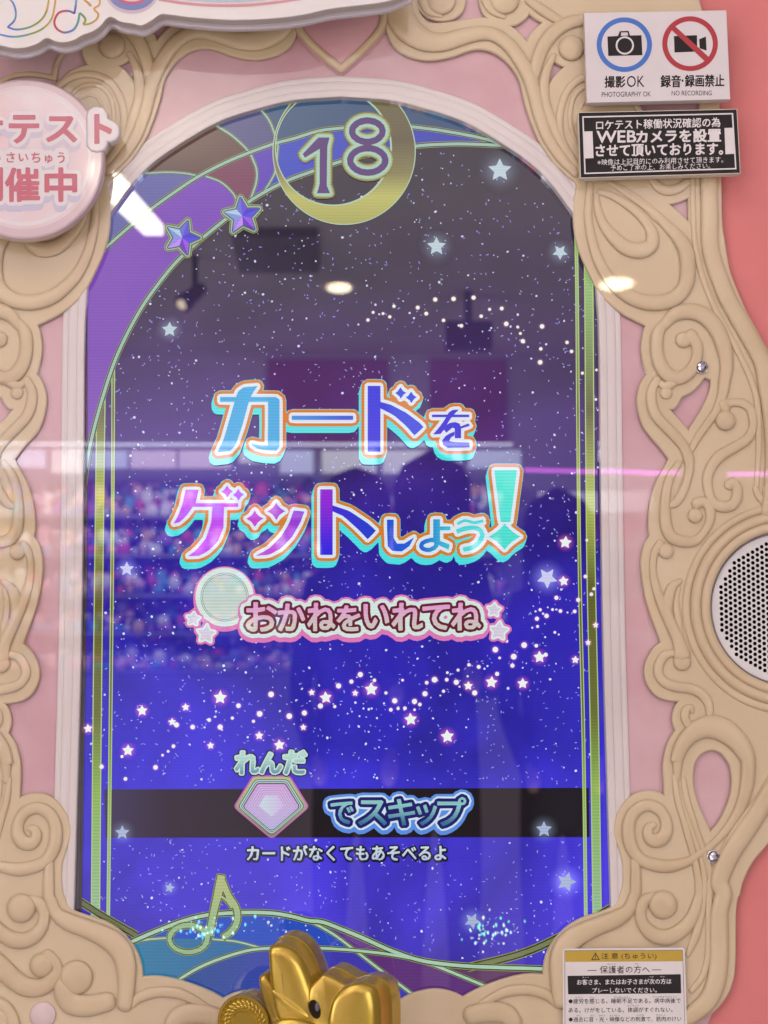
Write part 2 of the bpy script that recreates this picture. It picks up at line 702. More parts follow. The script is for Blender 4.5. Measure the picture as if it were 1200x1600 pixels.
ol += Z('RH', [(985, 1100), (1010, 1000), (1080, 860), (1200, 710)])
ol += [(1290, 1200), (1370, 1080), (1400, 950), (1370, 800), (1290, 680), (1215, 575)]
ol += Z('RD', [(1120, 500), (1060, 390), (1000, 250), (965, 150), (940, 0)])
ol += [(1126, 345), (1124.5, 280), (1120, 130), (1108, 60), (1090, 0), (1075, -60), (1040, -120, 1), (607, -120, 1)]
ol = [p if (len(p) > 2 and p[2] == 1) else p[:2] for p in ol]
HOLES = [
    Z('RA', [(248, 30), (262, 75), (300, 120), (340, 133), (430, 128), (520, 112), (600, 102), (655, 105), (622, 62), (603, 0), (600, -100), (520, -100), (512, 10),
             (490, 65), (440, 98), (370, 103), (310, 80), (270, 40), (250, -20)]),
    [p + (1,) if i in (0, 3, 5, 8) else p for i, p in enumerate(Z('RA', [(740, 135), (800, 125), (850, 90), (868, 58), (905, 88), (960, 122), (920, 155), (880, 200), (862, 247), (830, 205), (790, 165)]))],
    [p + (1,) if i in (0, 2, 5) else p for i, p in enumerate(Z('RA', [(1000, 315), (1040, 345), (1085, 365), (1040, 400), (1000, 450), (978, 500), (972, 440), (985, 370)]))],
    [p + (1,) if i in (0, 3, 4) else p for i, p in enumerate(Z('RC', [(735, 355), (800, 345), (870, 320), (915, 295), (918, 520), (880, 480), (830, 430), (780, 390)]))],
    [p + (1,) if i in (0, 2, 6, 8, 10) else p for i, p in enumerate(Z('RE', [(700, 130), (735, 145), (770, 160), (755, 260), (700, 390), (640, 490), (583, 580), (520, 510), (410, 390), (470, 375), (520, 290), (600, 250), (660, 190)]))],
    [p + (1,) if i in (7,) else p for i, p in enumerate(Z('RH', [(800, 45), (870, 70), (930, 150), (952, 250), (945, 370), (900, 500), (850, 590), (785, 665), (740, 570), (690, 460), (655, 330), (650, 220), (670, 130), (720, 70)]))],
]
SPK = (1231, 950)
loops_r = [mms(corners(ol, 4), PLH)] + [mms(corners(h, 4), PLH) for h in HOLES]
spk_hole = [mm(x, y, PLH) for x, y in ellipse(SPK[0], SPK[1], 127, 127, 64)]
loops_r.append(spk_hole)
# the open field behind the signs (seen at the top left, hidden by the signs on the right)
loops_r.append([(-x, z) for x, z in mms(corners([(128, 26, 1), (129, 68), (132, 86), (138, 98), (144, 102, 1), (128, 105), (112, 112), (98, 124), (88, 138), (76, 160), (66, 179, 1), (-30, 179, 1), (-30, 26, 1)], 4), PLH)])
loops_l = [[(-x, z) for x, z in lp] for lp in loops_r]
plate('scroll_plate', loops_r, 0.3, PLH, CREAM_P, frame, 1.6)
plate('scroll_plate', loops_l, 0.3, PLH, CREAM_P, frame, 1.6)


def strand_mesh(pts_mm, rise=0.54, base=PLH, n=15):
    """half-round carved strand along (X, Z, halfwidth) in mm"""
    S = smooth(pts_mm, 2.4)
    P = np.array([s[:2] for s in S])
    W = np.maximum(np.array([s[2] for s in S]), 0.5)
    Tn = np.gradient(P, axis=0)
    Tn /= np.maximum(np.linalg.norm(Tn, axis=1, keepdims=True), 1e-6)
    Nn = np.stack([-Tn[:, 1], Tn[:, 0]], 1)
    rings = []
    for a in (0.25, 0.6, 0.85):     # rounded start
        rings.append((P[0] - Tn[0] * W[0] * math.sqrt(1 - a * a) * 0.9, Nn[0], W[0] * a, a))
    for i in range(len(P)):
        rings.append((P[i], Nn[i], W[i], 1.0))
    for a in (0.85, 0.6, 0.25):
        rings.append((P[-1] + Tn[-1] * W[-1] * math.sqrt(1 - a * a) * 0.9, Nn[-1], W[-1] * a, a))
    vs, fs = [], []
    for p, nn, wd, a in rings:
        hh = min(rise * wd, 3.2) * (0.6 + 0.4 * a)
        for k in range(n):
            t = math.radians(-62 + (304) * k / (n - 1))
            q = p + nn * wd * math.cos(t)
            vs.append((q[0] / 1000, -(base + 0.5 * hh + hh * math.sin(t)) / 1000, q[1] / 1000))
    for i in range(len(rings) - 1):
        for k in range(n - 1):
            fs.append((i * n + k, i * n + k + 1, (i + 1) * n + k + 1, (i + 1) * n + k))
    fs.append(tuple(range(n)))
    m0 = (len(rings) - 1) * n
    fs.append(tuple(m0 + k for k in range(n)))
    return vs, fs


def both(name, fn_pts, left=True, right=True, kind='strand', **kw):
    for side in ((1,) if right else ()) + ((-1,) if left else ()):
        pts = [(side * p[0], p[1]) + tuple(p[2:]) for p in fn_pts]
        if kind == 'strand':
            v, f = strand_mesh(pts, **kw)
        build(name, v, f, CREAM, frame, True, angle=60)


def strand(reg, pts, wscale=1.28, **kw):
    q = Z(reg, pts)
    P = [mm(p[0], p[1], PLH + 1.5) + (p[2] * K * wscale,) for p in q]
    both('scroll_strand', P, **kw)


def multi(segs, left_side=False, wscale=1.28, **kw):
    q = []
    for reg, pts in segs:
        q += Z(reg, pts)
    P = [mm(p[0], p[1], PLH + 1.5) + (p[2] * K * wscale,) for p in q]
    if left_side:
        P = [(-x, z, w_) for x, z, w_ in P]
    both('scroll_strand', P, **kw)


def boss(reg, x, y, r, left_side=False, squash=0.42, left=True, right=True, name='scroll_boss'):
    (px, py, rr), = Z(reg, [(x, y, r)])
    X, Zz = mm(px, py, PLH + 1.5)
    if left_side:
        X = -X
    R = rr * K * 1.06
    for side in ((1,) if right else ()) + ((-1,) if left else ()):
        vs, fs = [], []
        nu, nv = 28, 10
        for i in range(nv):
            t = math.radians(-62 + 152 * i / (nv - 1))
            for j in range(nu):
                a = 2 * math.pi * j / nu
                vs.append(((side * X + R * math.cos(t) * math.cos(a)) / 1000, -(PLH + 0.5 * min(R * squash, 3.6) + min(R * squash, 3.6) * math.sin(t)) / 1000, (Zz + R * math.cos(t) * math.sin(a)) / 1000))
        for i in range(nv - 1):
            for j in range(nu):
                fs.append((i * nu + j, i * nu + (j + 1) % nu, (i + 1) * nu + (j + 1) % nu, (i + 1) * nu + j))
        build(name, vs, fs, CREAM, frame, True)


# --- top run
strand('RA', [(150, -30, 60), (160, 80, 62), (210, 165, 60), (300, 222, 50), (400, 230, 42), (500, 203, 38), (600, 182, 34), (680, 192, 32), (760, 248, 32), (820, 328, 32),
              (870, 420, 32), (900, 520, 30), (930, 640, 28), (975, 760, 26), (1050, 870, 24), (1130, 950, 22)])
strand('RA', [(1180, 105, 26), (1090, 125, 30), (1020, 165, 32), (960, 235, 32), (922, 320, 30), (897, 420, 24)])
strand('RA', [(1010, 300, 12), (965, 400, 20), (955, 520, 22), (985, 640, 22), (1035, 760, 20), (1100, 860, 18), (1160, 940, 16)])
boss('RA', 385, 0, 80)
boss('RA', 735, 0, 78)
multi([('RA', [(385, 84, 10), (320, 60, 18), (285, 0, 22)])])
multi([('RA', [(735, 92, 10), (665, 55, 18), (628, -10, 22)])])
strand('RA', [(870, 0, 20), (940, 50, 24), (1010, 95, 22), (1080, 130, 18)])
boss('RB', 375, 115, 66)
multi([('TL', [(330, 860, 20), (400, 740, 22), (480, 652, 23), (580, 594, 24), (690, 578, 24), (800, 602, 24), (880, 662, 24), (935, 755, 24), (962, 860, 24), (968, 960, 23), (955, 1050, 22), (925, 1130, 22), (870, 1250, 20), (800, 1350, 16)])], left_side=True)
multi([('TL', [(540, 760, 12), (610, 685, 15), (705, 655, 16), (800, 680, 16), (862, 760, 16), (886, 880, 16), (872, 1000, 14), (830, 1100, 10)])], left_side=True)
multi([('TL', [(620, 770, 8), (690, 738, 11), (760, 762, 11), (800, 830, 9)])], left_side=True)
# --- upper right lobe
multi([('RC', [(200, 150, 18), (185, 330, 22), (180, 450, 24), (203, 600, 28), (243, 740, 30), (310, 870, 34), (390, 960, 38), (480, 1030, 42), (600, 1072, 45), (720, 1072, 45),
               (820, 1030, 45), (885, 940, 45), (900, 820, 45), (885, 700, 45), (835, 610, 40), (765, 535, 32), (680, 450, 26), (590, 380, 20), (500, 315, 18), (420, 260, 16), (330, 200, 14)])])
strand('RC', [(240, 290, 14), (252, 400, 24), (292, 510, 30), (372, 612, 38), (462, 682, 44), (560, 697, 46), (632, 662, 42), (645, 590, 36), (612, 510, 30), (545, 432, 28), (450, 357, 25), (350, 300, 22), (262, 276, 16)])
strand('RC', [(600, 400, 10), (670, 460, 20), (740, 520, 14)])
strand('RC', [(380, 210, 10), (500, 290, 14), (640, 390, 14), (760, 500, 8)])
strand('RC', [(640, 180, 24), (690, 240, 28), (760, 265, 30), (840, 245, 28), (900, 200, 24)])
multi([('RC', [(935, 150, 16), (938, 400, 16), (948, 600, 16), (975, 760, 17), (1010, 900, 18), (1060, 1030, 18)]),
       ('RD', [(900, 400, 15), (960, 510, 15), (1030, 640, 15), (1090, 770, 15)]),
       ('RE', [(1105, 280, 19), (1125, 420, 19), (1130, 600, 19), (1125, 800, 18), (1113, 1000, 16)])])
multi([('RC', [(1050, -100, 48), (1052, 180, 50), (1057, 450, 50), (1065, 700, 50)]), ('RD', [(940, 270, 42), (1005, 400, 42), (1085, 540, 42), (1165, 690, 42)]),
       ('PX', [(1198, 600, 11), (1207, 660, 11), (1208, 740, 10), (1200, 800, 9)])])
# --- right middle loops
multi([('RD', [(585, 490, 22), (650, 420, 32), (740, 398, 38), (830, 427, 40), (902, 505, 40), (945, 620, 36)]),
       ('RE', [(878, 60, 42), (862, 180, 38), (845, 290, 32), (790, 420, 26), (720, 520, 26), (650, 620, 24), (590, 730, 20)])])
multi([('RD', [(590, 470, 22), (556, 530, 30), (548, 610, 30), (565, 700, 32), (612, 768, 34), (680, 790, 32), (745, 748, 30), (783, 670, 27), (783, 595, 28), (745, 540, 34)])])
boss('RD', 705, 565, 46)
multi([('RE', [(335, 165, 26), (292, 250, 30), (295, 360, 34), (330, 450, 34), (400, 530, 34), (480, 610, 34), (550, 700, 32), (580, 780, 34), (588, 860, 28), (568, 960, 26),
               (530, 1055, 28), (480, 1130, 26), (430, 1150, 16)])])
boss('RE', 405, 270, 47)
strand('RE', [(340, 170, 14), (400, 215, 30), (480, 165, 34), (560, 110, 30)])
multi([('RE', [(510, 810, 20), (440, 920, 28), (410, 1020, 30), (397, 1130, 32)]),
       ('RF', [(397, 230, 36), (412, 330, 38), (455, 400, 38), (540, 430, 36), (630, 425, 32), (695, 365, 26), (742, 285, 28), (752, 210, 30), (735, 150, 30), (690, 118, 32),
               (640, 135, 36)])])
boss('RF', 632, 228, 56)
multi([('RE', [(545, 890, 6), (500, 990, 14), (465, 1080, 6)])], wscale=0.6)
multi([('RE', [(860, 370, 50), (905, 347, 28), (990, 345, 28), (1058, 390, 28), (1085, 470, 28), (1080, 560, 28), (1028, 640, 32), (930, 700, 34), (830, 760, 36), (762, 840, 34),
               (727, 930, 32), (735, 1020, 30), (765, 1110, 30), (830, 1158, 34), (918, 1145, 36), (960, 1080, 34), (955, 1000, 32), (918, 965, 32)])])
boss('RE', 868, 485, 76)
boss('RE', 900, 985, 40)
strand('RE', [(1100, 1010, 18), (1128, 1070, 24), (1160, 1115, 20)])
strand('RE', [(1180, 1010, 18), (1190, 1080, 20), (1230, 1130, 16)])
boss('RF', 405, 505, 58)
multi([('RF', [(360, 440, 24), (318, 510, 24), (303, 600, 22), (307, 700, 24), (332, 810, 28), (372, 920, 32), (422, 1030, 36), (478, 1150, 38)]), ('RG', [(515, 250, 42), (530, 320, 54)])])
boss('RG', 530, 370, 66)
multi([('RF', [(520, 735, 16), (455, 785, 30), (425, 870, 36), (418, 960, 30), (440, 1060, 20)])])
multi([('RF', [(505, 790, 14), (485, 900, 18), (502, 1050, 22)]), ('RG', [(520, 160, 16), (545, 240, 10)])])
strand('RG', [(480, 300, 20), (400, 318, 28), (352, 385, 29), (345, 465, 29), (400, 535, 30), (500, 568, 32), (600, 580, 32), (680, 620, 32), (733, 690, 29), (745, 760, 24), (735, 825, 14)])
strand('RG', [(600, 890, 24), (555, 820, 27), (560, 750, 28), (598, 728, 24), (612, 765, 12)])
multi([('RH', [(545, 260, 18), (548, 130, 32)]), ('RG', [(485, 1150, 36), (515, 1050, 44), (585, 950, 52), (680, 890, 64), (780, 878, 72), (880, 920, 70), (970, 1000, 62), (1030, 1100, 52)]),
       ('RH', [(1058, 150, 42), (1050, 300, 40), (1005, 460, 32), (925, 595, 24), (835, 705, 21), (760, 768, 20), (690, 818, 22), (600, 868, 28), (480, 893, 36), (370, 880, 36), (290, 848, 34),
               (232, 785, 36), (200, 700, 38), (196, 600, 37), (222, 522, 35), (280, 468, 34), (350, 456, 33), (420, 488, 33), (463, 560, 33), (466, 640, 38), (428, 698, 40),
               (370, 706, 38), (335, 660, 32), (348, 610, 28), (382, 598, 18)])])
multi([('RH', [(525, 240, 14), (548, 400, 20), (592, 560, 20), (632, 700, 20), (672, 850, 20), (700, 1000, 22), (705, 1100, 24)]), ('RI', [(888, 225, 22), (858, 320, 27),
       (800, 395, 31), (720, 438, 34), (640, 425, 32), (583, 368, 27), (568, 300, 24), (592, 235, 24), (640, 205, 14)])])
multi([('RH', [(592, 260, 14), (612, 400, 20), (660, 560, 20), (708, 700, 18), (740, 800, 18), (770, 900, 20), (785, 985, 14)])])
multi([('RH', [(560, 330, 6), (620, 540, 12), (668, 690, 14), (720, 850, 14), (745, 1000, 16)]), ('RI', [(918, 190, 14), (908, 300, 14), (872, 430, 18), (830, 540, 10)])])
multi([('PX', [(1230, 1200, 11)]), ('RH', [(1200, 380, 50), (1130, 500, 52), (1050, 620, 54), (950, 770, 54), (882, 900, 54), (850, 1010, 52)]),
       ('RI', [(1025, 200, 38), (1003, 300, 38), (1000, 420, 40), (1000, 550, 40), (985, 680, 40), (945, 780, 40), (880, 845, 38), (800, 900, 30)])])
multi([('RH', [(1220, 250, 18), (1120, 420, 19), (1012, 560, 19), (912, 720, 18), (832, 880, 18), (785, 1000, 16)]), ('RI', [(950, 180, 13), (945, 300, 13), (945, 420, 13), (938, 560, 13), (908, 660, 13), (850, 735, 13)])])
multi([('RH', [(240, 800, 20), (245, 900, 28), (248, 1000, 32), (246, 1090, 32)]), ('RI', [(530, 218, 24), (500, 290, 28), (435, 337, 36), (340, 375, 38), (260, 410, 42), (190, 452, 46), (142, 510, 46),
       (120, 590, 42), (118, 690, 36), (128, 800, 32)])])
boss('RI', 692, 260, 73, squash=0.36)
# --- bottom curls, traced on the left side
multi([('LJ', [(-40, 370, 36), (0, 410, 38), (60, 468, 37), (130, 512, 36), (208, 512, 32), (262, 470, 26), (283, 430, 20), (268, 388, 22), (230, 362, 28)])], left_side=True, right=False)
boss('LJ', 205, 405, 54, True, right=False)
boss('LJ', 375, 465, 76, True, squash=0.36, right=False)
multi([('LJ', [(302, 455, 14), (308, 530, 34), (350, 592, 40), (430, 605, 40), (530, 585, 36)])], left_side=True, right=False)
multi([('LJ', [(650, 610, 8), (690, 562, 20), (780, 538, 20), (880, 545, 20), (960, 578, 16), (1050, 622, 5)])], left_side=True)
multi([('LJ', [(850, 700, 34), (890, 655, 38), (980, 645, 38), (1060, 660, 36)])], left_side=True)
multi([('LJ', [(-30, 585, 22), (20, 610, 25), (55, 660, 25), (70, 720, 25)])], left_side=True, right=False)
boss('LJ', 0, 660, 40, True, right=False)
# --- thin double-curve band behind the round sign (mirrored behind the photo sign)
multi([('TL', [(-40, 650, 22), (40, 600, 26), (120, 570, 27), (220, 562, 27), (320, 572, 27), (412, 592, 27)])], left_side=True, wscale=0.8, base=PLH - 4)
multi([('TL', [(418, 600, 26), (428, 520, 26), (455, 440, 26), (510, 370, 24)])], left_side=True, wscale=0.8, base=PLH - 4)

# --- heart on the crown
HEART = [(599, 17), (597.5, 37), (587, 55), (562, 81), (533, 106, 1), (503, 83), (478, 59), (466, 40), (461, 15), (468, -10), (490, -24), (515, -14), (532, 6, 1), (548, -14), (575, -24), (594, -6)]
HP = corners(HEART, 4)
hp_mm = mms(HP, PLH + 2)
plate('heart_panel', [hp_mm], -4.5, PLH - 0.2, paint('heart_pink', (0.66, 0.36, 0.37), (0.60, 0.30, 0.32), 0.4, 14, True), frame, 4.6)
hc = hp_mm + hp_mm[:2]
vv, ff = strand_mesh([(x, z, 3.3) for x, z in hc[::3]] + [(hc[-1][0], hc[-1][1], 3.3)], rise=1.0, base=PLH - 1.5)
build('heart_moulding', vv, ff, CREAM, frame, True, angle=60)

# =================================================================== SPEAKER
cx, cz = mm(SPK[0], SPK[1], 6)
spk = thing('wall_speaker', 'round white perforated speaker grille set in stepped cream rings at the right edge', 'speaker', (cx / 1000, -0.004, cz / 1000))


def lathe(profile, mat, name, parent, c=(cx, cz), n=96):
    vs, fs = [], []
    for r, hh in profile:
        for j in range(n):
            a = 2 * math.pi * j / n
            vs.append(((c[0] + r * math.cos(a)) / 1000, -hh / 1000, (c[1] + r * math.sin(a)) / 1000))
    for i in range(len(profile) - 1):
        for j in range(n):
            fs.append((i * n + j, i * n + (j + 1) % n, (i + 1) * n + (j + 1) % n, (i + 1) * n + j))
    return build(name, vs, fs, mat, parent, True, angle=50)


k = K
lathe([(166 * k, PLH - 0.5), (165.5 * k, PLH + 0.8), (163 * k, PLH + 1.8), (159 * k, PLH + 2.2), (155 * k, PLH + 1.8), (153.4 * k, PLH + 0.4)], CREAM, 'outer_ring', spk)
lathe([(153 * k, PLH + 0.2), (152 * k, PLH + 1.6), (148 * k, PLH + 3.2), (143 * k, PLH + 3.8), (138.5 * k, PLH + 3.0), (136.6 * k, PLH + 1.2)], CREAM, 'middle_ring', spk)
lathe([(136.4 * k, PLH + 1.0), (135 * k, PLH + 2.6), (130 * k, PLH + 3.4), (124 * k, PLH + 2.6), (121.5 * k, PLH + 1.0), (120.5 * k, -2)], CREAM, 'inner_ring', spk)
RIMV = paint('grille_rim', (0.33, 0.29, 0.33), None, 0.35, 30)
lathe([(120.4 * k, 3.6), (119.6 * k, 4.2), (118.2 * k, 3.6), (117.6 * k, 1.5)], RIMV, 'grille_rim', spk)
GW = paint('grille_white', (0.72, 0.68, 0.67), (0.68, 0.64, 0.63), 0.4, 40)
holes = [ellipse(cx, cz, 119 * k, 119 * k, 96)]
p = 8.45 * k
for i in range(-18, 19):
    for j in range(-16, 17):
        x = i * p * math.sqrt(3) / 2
        y = (j + (0.5 if i % 2 else 0)) * p
        if math.hypot(x, y) < 109 * k and x < 40 * k:
            holes.append(ellipse(cx + x, cz + y, 3.15 * k, 3.15 * k, 12))
plate('perforated_grille', holes, 1.0, 1.9, GW, spk, 0)
flat('grille_backing', [ellipse(cx, cz, 119.5 * k, 119.5 * k, 48)], 0.3, paint('speaker_black', (0.004, 0.004, 0.004), None, 0.9, 20, spec=0.1), spk)

# =================================================================== SCREEN
S0 = -5.0
screen = thing('video_screen', 'lit arched video screen showing a violet starry sky with a big outlined Japanese title', 'screen', (0, 0.005, -0.35))
lay = [0]


def H(i):
    return S0 + 0.12 * i


zt, zb = zmm(160), zmm(1580)


def frac(py):
    return (zmm(py) - zb) / (zt - zb)


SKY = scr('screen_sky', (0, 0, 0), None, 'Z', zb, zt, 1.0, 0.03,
          stops=[(0, (72, 56, 188)), (frac(1400), (64, 50, 192)), (frac(1200), (52, 43, 190)), (frac(1000), (46, 36, 172)), (frac(850), (47, 32, 150)), (frac(700), (64, 36, 116)), (frac(560), (60, 38, 88)), (frac(430), (46, 36, 60)), (frac(300), (40, 32, 46)), (1, (38, 30, 42))])  # upper stops lifted to paint in the grey reflection haze
# nebula mottling in the picture on the display
nt = SKY.node_tree
bs = nt.nodes['Principled BSDF']
old = bs.inputs['Emission Color'].links[0].from_socket
gg = nt.nodes.new('ShaderNodeNewGeometry')
nz = nt.nodes.new('ShaderNodeTexNoise')
nz.inputs['Scale'].default_value = 7
nz.inputs['Detail'].default_value = 7
nz.inputs['Distortion'].default_value = 0.8
nt.links.new(gg.outputs['Position'], nz.inputs['Vector'])
mr_ = nt.nodes.new('ShaderNodeMapRange')
mr_.inputs['From Min'].default_value, mr_.inputs['From Max'].default_value = 0.3, 0.75
mr_.inputs['To Min'].default_value, mr_.inputs['To Max'].default_value = 0.55, 1.6
nt.links.new(nz.outputs['Fac'], mr_.inputs['Value'])
mx = nt.nodes.new('ShaderNodeMix')
mx.data_type = 'RGBA'
mx.blend_type = 'MULTIPLY'
mx.inputs['Factor'].default_value = 1.0
nt.links.new(old, mx.inputs[6])
nt.links.new(mr_.outputs[0], mx.inputs[7])
nt.links.new(mx.outputs[2], bs.inputs['Emission Color'])


def pxl(pts, i):
    return mms(pts, H(i))


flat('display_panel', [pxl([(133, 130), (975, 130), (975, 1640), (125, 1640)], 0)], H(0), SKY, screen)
flat('bezel_strip', [pxl([(100, 120), (136.5, 120), (136.5, 900), (127.5, 1440), (127.5, 1650), (100, 1650)], 14)], H(14), BLACK, screen)
flat('bezel_gasket', [pxl([(100, 120), (130.5, 120), (130.5, 900), (122.5, 1440), (122.5, 1650), (100, 1650)], 15)], H(15), paint('gasket_grey', (0.07, 0.065, 0.07), None, 0.6, 30, True), screen)

# stained glass cells
def cell(name, c, pts, c1=None, i=1, ax='X', scan=0.05):
    lp = pxl(pts, i)
    arr = np.array(lp)
    d = 0 if ax == 'X' else 1
    m = scr('cell_' + '_'.join(map(str, c)) + name + str(int(arr[0][0])), c, c1, ax, arr[:, d].min(), arr[:, d].max(), 1.0, scan) if c1 else scr('cell_' + '_'.join(map(str, c)), c, scan=scan)
    flat('glass_cell', [lp], H(i), m, screen)


G1 = smooth(Z('TA', [(-40, 1020), (65, 915), (200, 795), (340, 678), (500, 562), (640, 470), (800, 388), (940, 330), (1090, 277), (1200, 248)]) +
            Z('MO', [(330, 248), (460, 232), (600, 218), (700, 216), (820, 228), (950, 244), (1100, 270), (1200, 292), (1290, 320)]), 5)
G2 = smooth([(131, 770), (134, 735), (140, 700), (150, 658), (165, 606), (181, 560), (200, 519), (220, 483), (241, 452), (273, 412), (305, 382), (332, 359), (365, 333), (400, 308), (445, 284), (490, 267), (540, 250),
             (590, 239), (649, 228.5), (690, 225.5), (730, 225), (800, 228)], 5)
g1 = [p for p in G1]
g2 = [p for p in G2]


def between(x0, x1, upper, lower):
    u = [p for p in upper if x0 <= p[0] <= x1]
    l_ = [p for p in lower if x0 <= p[0] <= x1]
    return u + l_[::-1]


ARCH = [(x, 120) for x in range(100, 860, 20)]
cell('a', (96, 98, 160), [(110, 440)] + [p for p in G1 if p[0] < 312] + [(260, 268), (217, 270), (150, 300)], i=1)
cell('b', (96, 68, 60), [(210, 272), (262, 269), (311, 275)] + [p for p in G1 if 311 < p[0] < 389] + [(389, 238), (370, 218), (332, 193), (310, 180), (200, 240)], i=2)
cell('c', (80, 82, 128), [(332, 193), (370, 215), (389, 238)] + [p for p in G1 if 389 < p[0] < 432] + [(432, 217), (423, 190), (401, 167), (395, 140), (320, 150)], i=2)
cell('d', (52, 84, 118), [(401, 167), (423, 190), (432, 217)] + [p for p in G1 if p[0] > 432] + [(800, 140), (395, 120)], (48, 74, 112), i=1)
cell('e', (126, 76, 178), [(110, 445)] + [p for p in G1 if 110 < p[0] < 321] + [(321, 275), (350, 286), (371, 313), (371, 330)] + [p for p in G2[::-1] if p[0] < 371] + [(110, 800)], (118, 66, 180), i=1)
cell('f', (118, 60, 86), [(321, 275)] + [p for p in G1 if 321 < p[0] < 392] + [(392, 242), (400, 265), (400, 290), (394, 312), (371, 328), (368, 310), (350, 288)], i=2)
cell('g', (88, 58, 178), [(392, 242)] + [p for p in G1 if 392 < p[0] < 432] + [(432, 222), (431, 265), (414, 300), (394, 312), (400, 290), (400, 265)], i=2)
cell('h', (48, 70, 186), [(432, 222)] + [p for p in G1 if 432 < p[0] < 790] + [p for p in G2[::-1] if 410 < p[0] < 790] + [(414, 300), (431, 265)], (52, 58, 170), i=1)

GOLD_E = scr('line_gold', (142, 148, 62), (150, 150, 84), 'Z', zmm(1500), zmm(200), 1.0, 0.06)
GOLD_D = scr('line_dark', (40, 40, 20))
GOLD_M = scr('line_mint', (166, 204, 176), (150, 186, 172), 'Z', zmm(1500), zmm(200), 1.0, 0.05)
OLIVE = scr('line_olive', (104, 112, 66), (120, 128, 82), 'X', -200, 200, 1.0, 0.06)


def gline(pts, wd, i=4, core=None, name='gold_line', sm=True):
    P = smooth(pts, 5) if sm else pts
    join_flats(name, [([pxl(ribbon(P, wd), i)], H(i), GOLD_E), ([pxl(ribbon(P, wd * 0.80), i + 1)], H(i + 1), GOLD_D),
                      ([pxl(ribbon(P, wd * 0.5), i + 2)], H(i + 2), core or GOLD_M)], screen)


gline(Z('TA', [(290, 455), (450, 447), (560, 453), (640, 470)]), 5.5)
gline(Z('TA', [(680, 470), (770, 505), (840, 570), (865, 625)]), 5.5)
gline(Z('TA', [(700, 150), (820, 222), (900, 290), (935, 330)]), 6)
gline(Z('TA', [(945, 345), (978, 430), (975, 510), (945, 600)]), 6.5)
gline(Z('TA', [(965, 40), (1050, 140), (1092, 250), (1100, 290)]), 6)
gline(Z('TA', [(1105, 280), (1090, 430), (1060, 500), (1025, 555)]), 5.5)
gline(G1, 9.0, i=5, sm=False)
gline(G2, 9.5, i=5, sm=False)

# side stripes
for wide, q in ((True, [(158, 600), (155.5, 800), (152, 1100), (149, 1440)]), (False, [(177, 575), (176, 800), (173, 1100), (169, 1440)]),
                (True, [(918, 380), (920, 450), (923, 850), (929, 1150), (933, 1430)]), (False, [(899, 330), (901.5, 450), (905, 850), (911.5, 1150), (915.5, 1440)])):
    wd = 14.5 if wide else 5.6
    nm = 'stripe' + str(q[0][0])
    core = scr(nm, (0, 0, 0), None, 'Z', zmm(1440), zmm(450), 1.0, 0.10, stops=[(0, (150, 190, 150)), (0.2, (140, 178, 84)), (0.32, (106, 110, 50)), (0.52, (96, 96, 44)), (0.66, (178, 192, 92)), (0.8, (104, 100, 62)), (1, (148, 186, 116))])
    P = smooth(q, 8)
    edge_m = scr('stripe_edge', (184, 206, 122))
    def cut(lp_):
        # the left stripes run up until they meet the arc
        return [(x, max(y, min((p_ for p_ in G2 if p_[1] > 400), key=lambda p_: abs(p_[0] - x))[1] + 3)) if x < 400 else (x, y) for x, y in lp_]
    join_flats('border_stripe', [([pxl(cut(ribbon(P, wd)), 3)], H(3), edge_m), ([pxl(cut(ribbon(P, wd * (0.78 if wide else 0.5))), 4)], H(4), core)], screen)

# moon crescent
mo, mi = (537.7, 237, 112, 114.5), (521, 230.5, 89, 89)
gold_c = scr('moon_gold', (0, 0, 0), None, 'Z', zmm(352), zmm(130), 1.0, 0.05, stops=[(0, (166, 164, 84)), (0.2, (186, 184, 96)), (0.36, (132, 124, 76)), (0.6, (98, 88, 60)), (1, (110, 102, 60))])
NAVY = GOLD_D
mint = scr('thin_mint', (172, 198, 168))
join_flats('moon_frame', [
    ([pxl(ellipse(*mo, 90), 8), pxl(ellipse(mi[0] - 0.6, mi[1], mi[2] + 0.2, mi[3] + 0.2, 90), 8)], H(8), mint),
    ([pxl(ellipse(mo[0], mo[1], mo[2] - 1.6, mo[3] - 1.6, 90), 9), pxl(ellipse(mi[0] + 0.6, mi[1] + 0.6, mi[2] + 1.6, mi[3] + 1.6, 90), 9)], H(9), gold_c),
    ([pxl(ellipse(mi[0], mi[1], mi[2] + 2.6, mi[3] + 2.6, 90), 10), pxl(ellipse(mi[0], mi[1], mi[2] + 1.0, mi[3] + 1.0, 90), 10)], H(10), mint)], screen)

# countdown number
def layered(name, ras, layers, fill, parent=screen, top=20, sweep=None):
    """layers: [(radius, mat)] outermost first; fill = [(loops_px, mat)]; returns the part"""
    Rm = max(l_[0] for l_ in layers) + 1
    D = ras.dist(ras.m, Rm)
    out = []
    i = top
    part = None
    for r, m, *sw in layers:
        if sw:
            dx, dy, n_ = sw[0]
            base = D <= r
            u = base.copy()
            for s_ in range(1, n_ + 1):
                u |= ras.shifted(base, dx * s_ / n_, dy * s_ / n_)
            lp = ras.contour(ras.dist(u, 2), 0.5)
        else:
            lp = ras.contour(D, r)
        out.append(([pxl(l_, i) for l_ in lp], H(i), m))
        i += 1
    return out, i


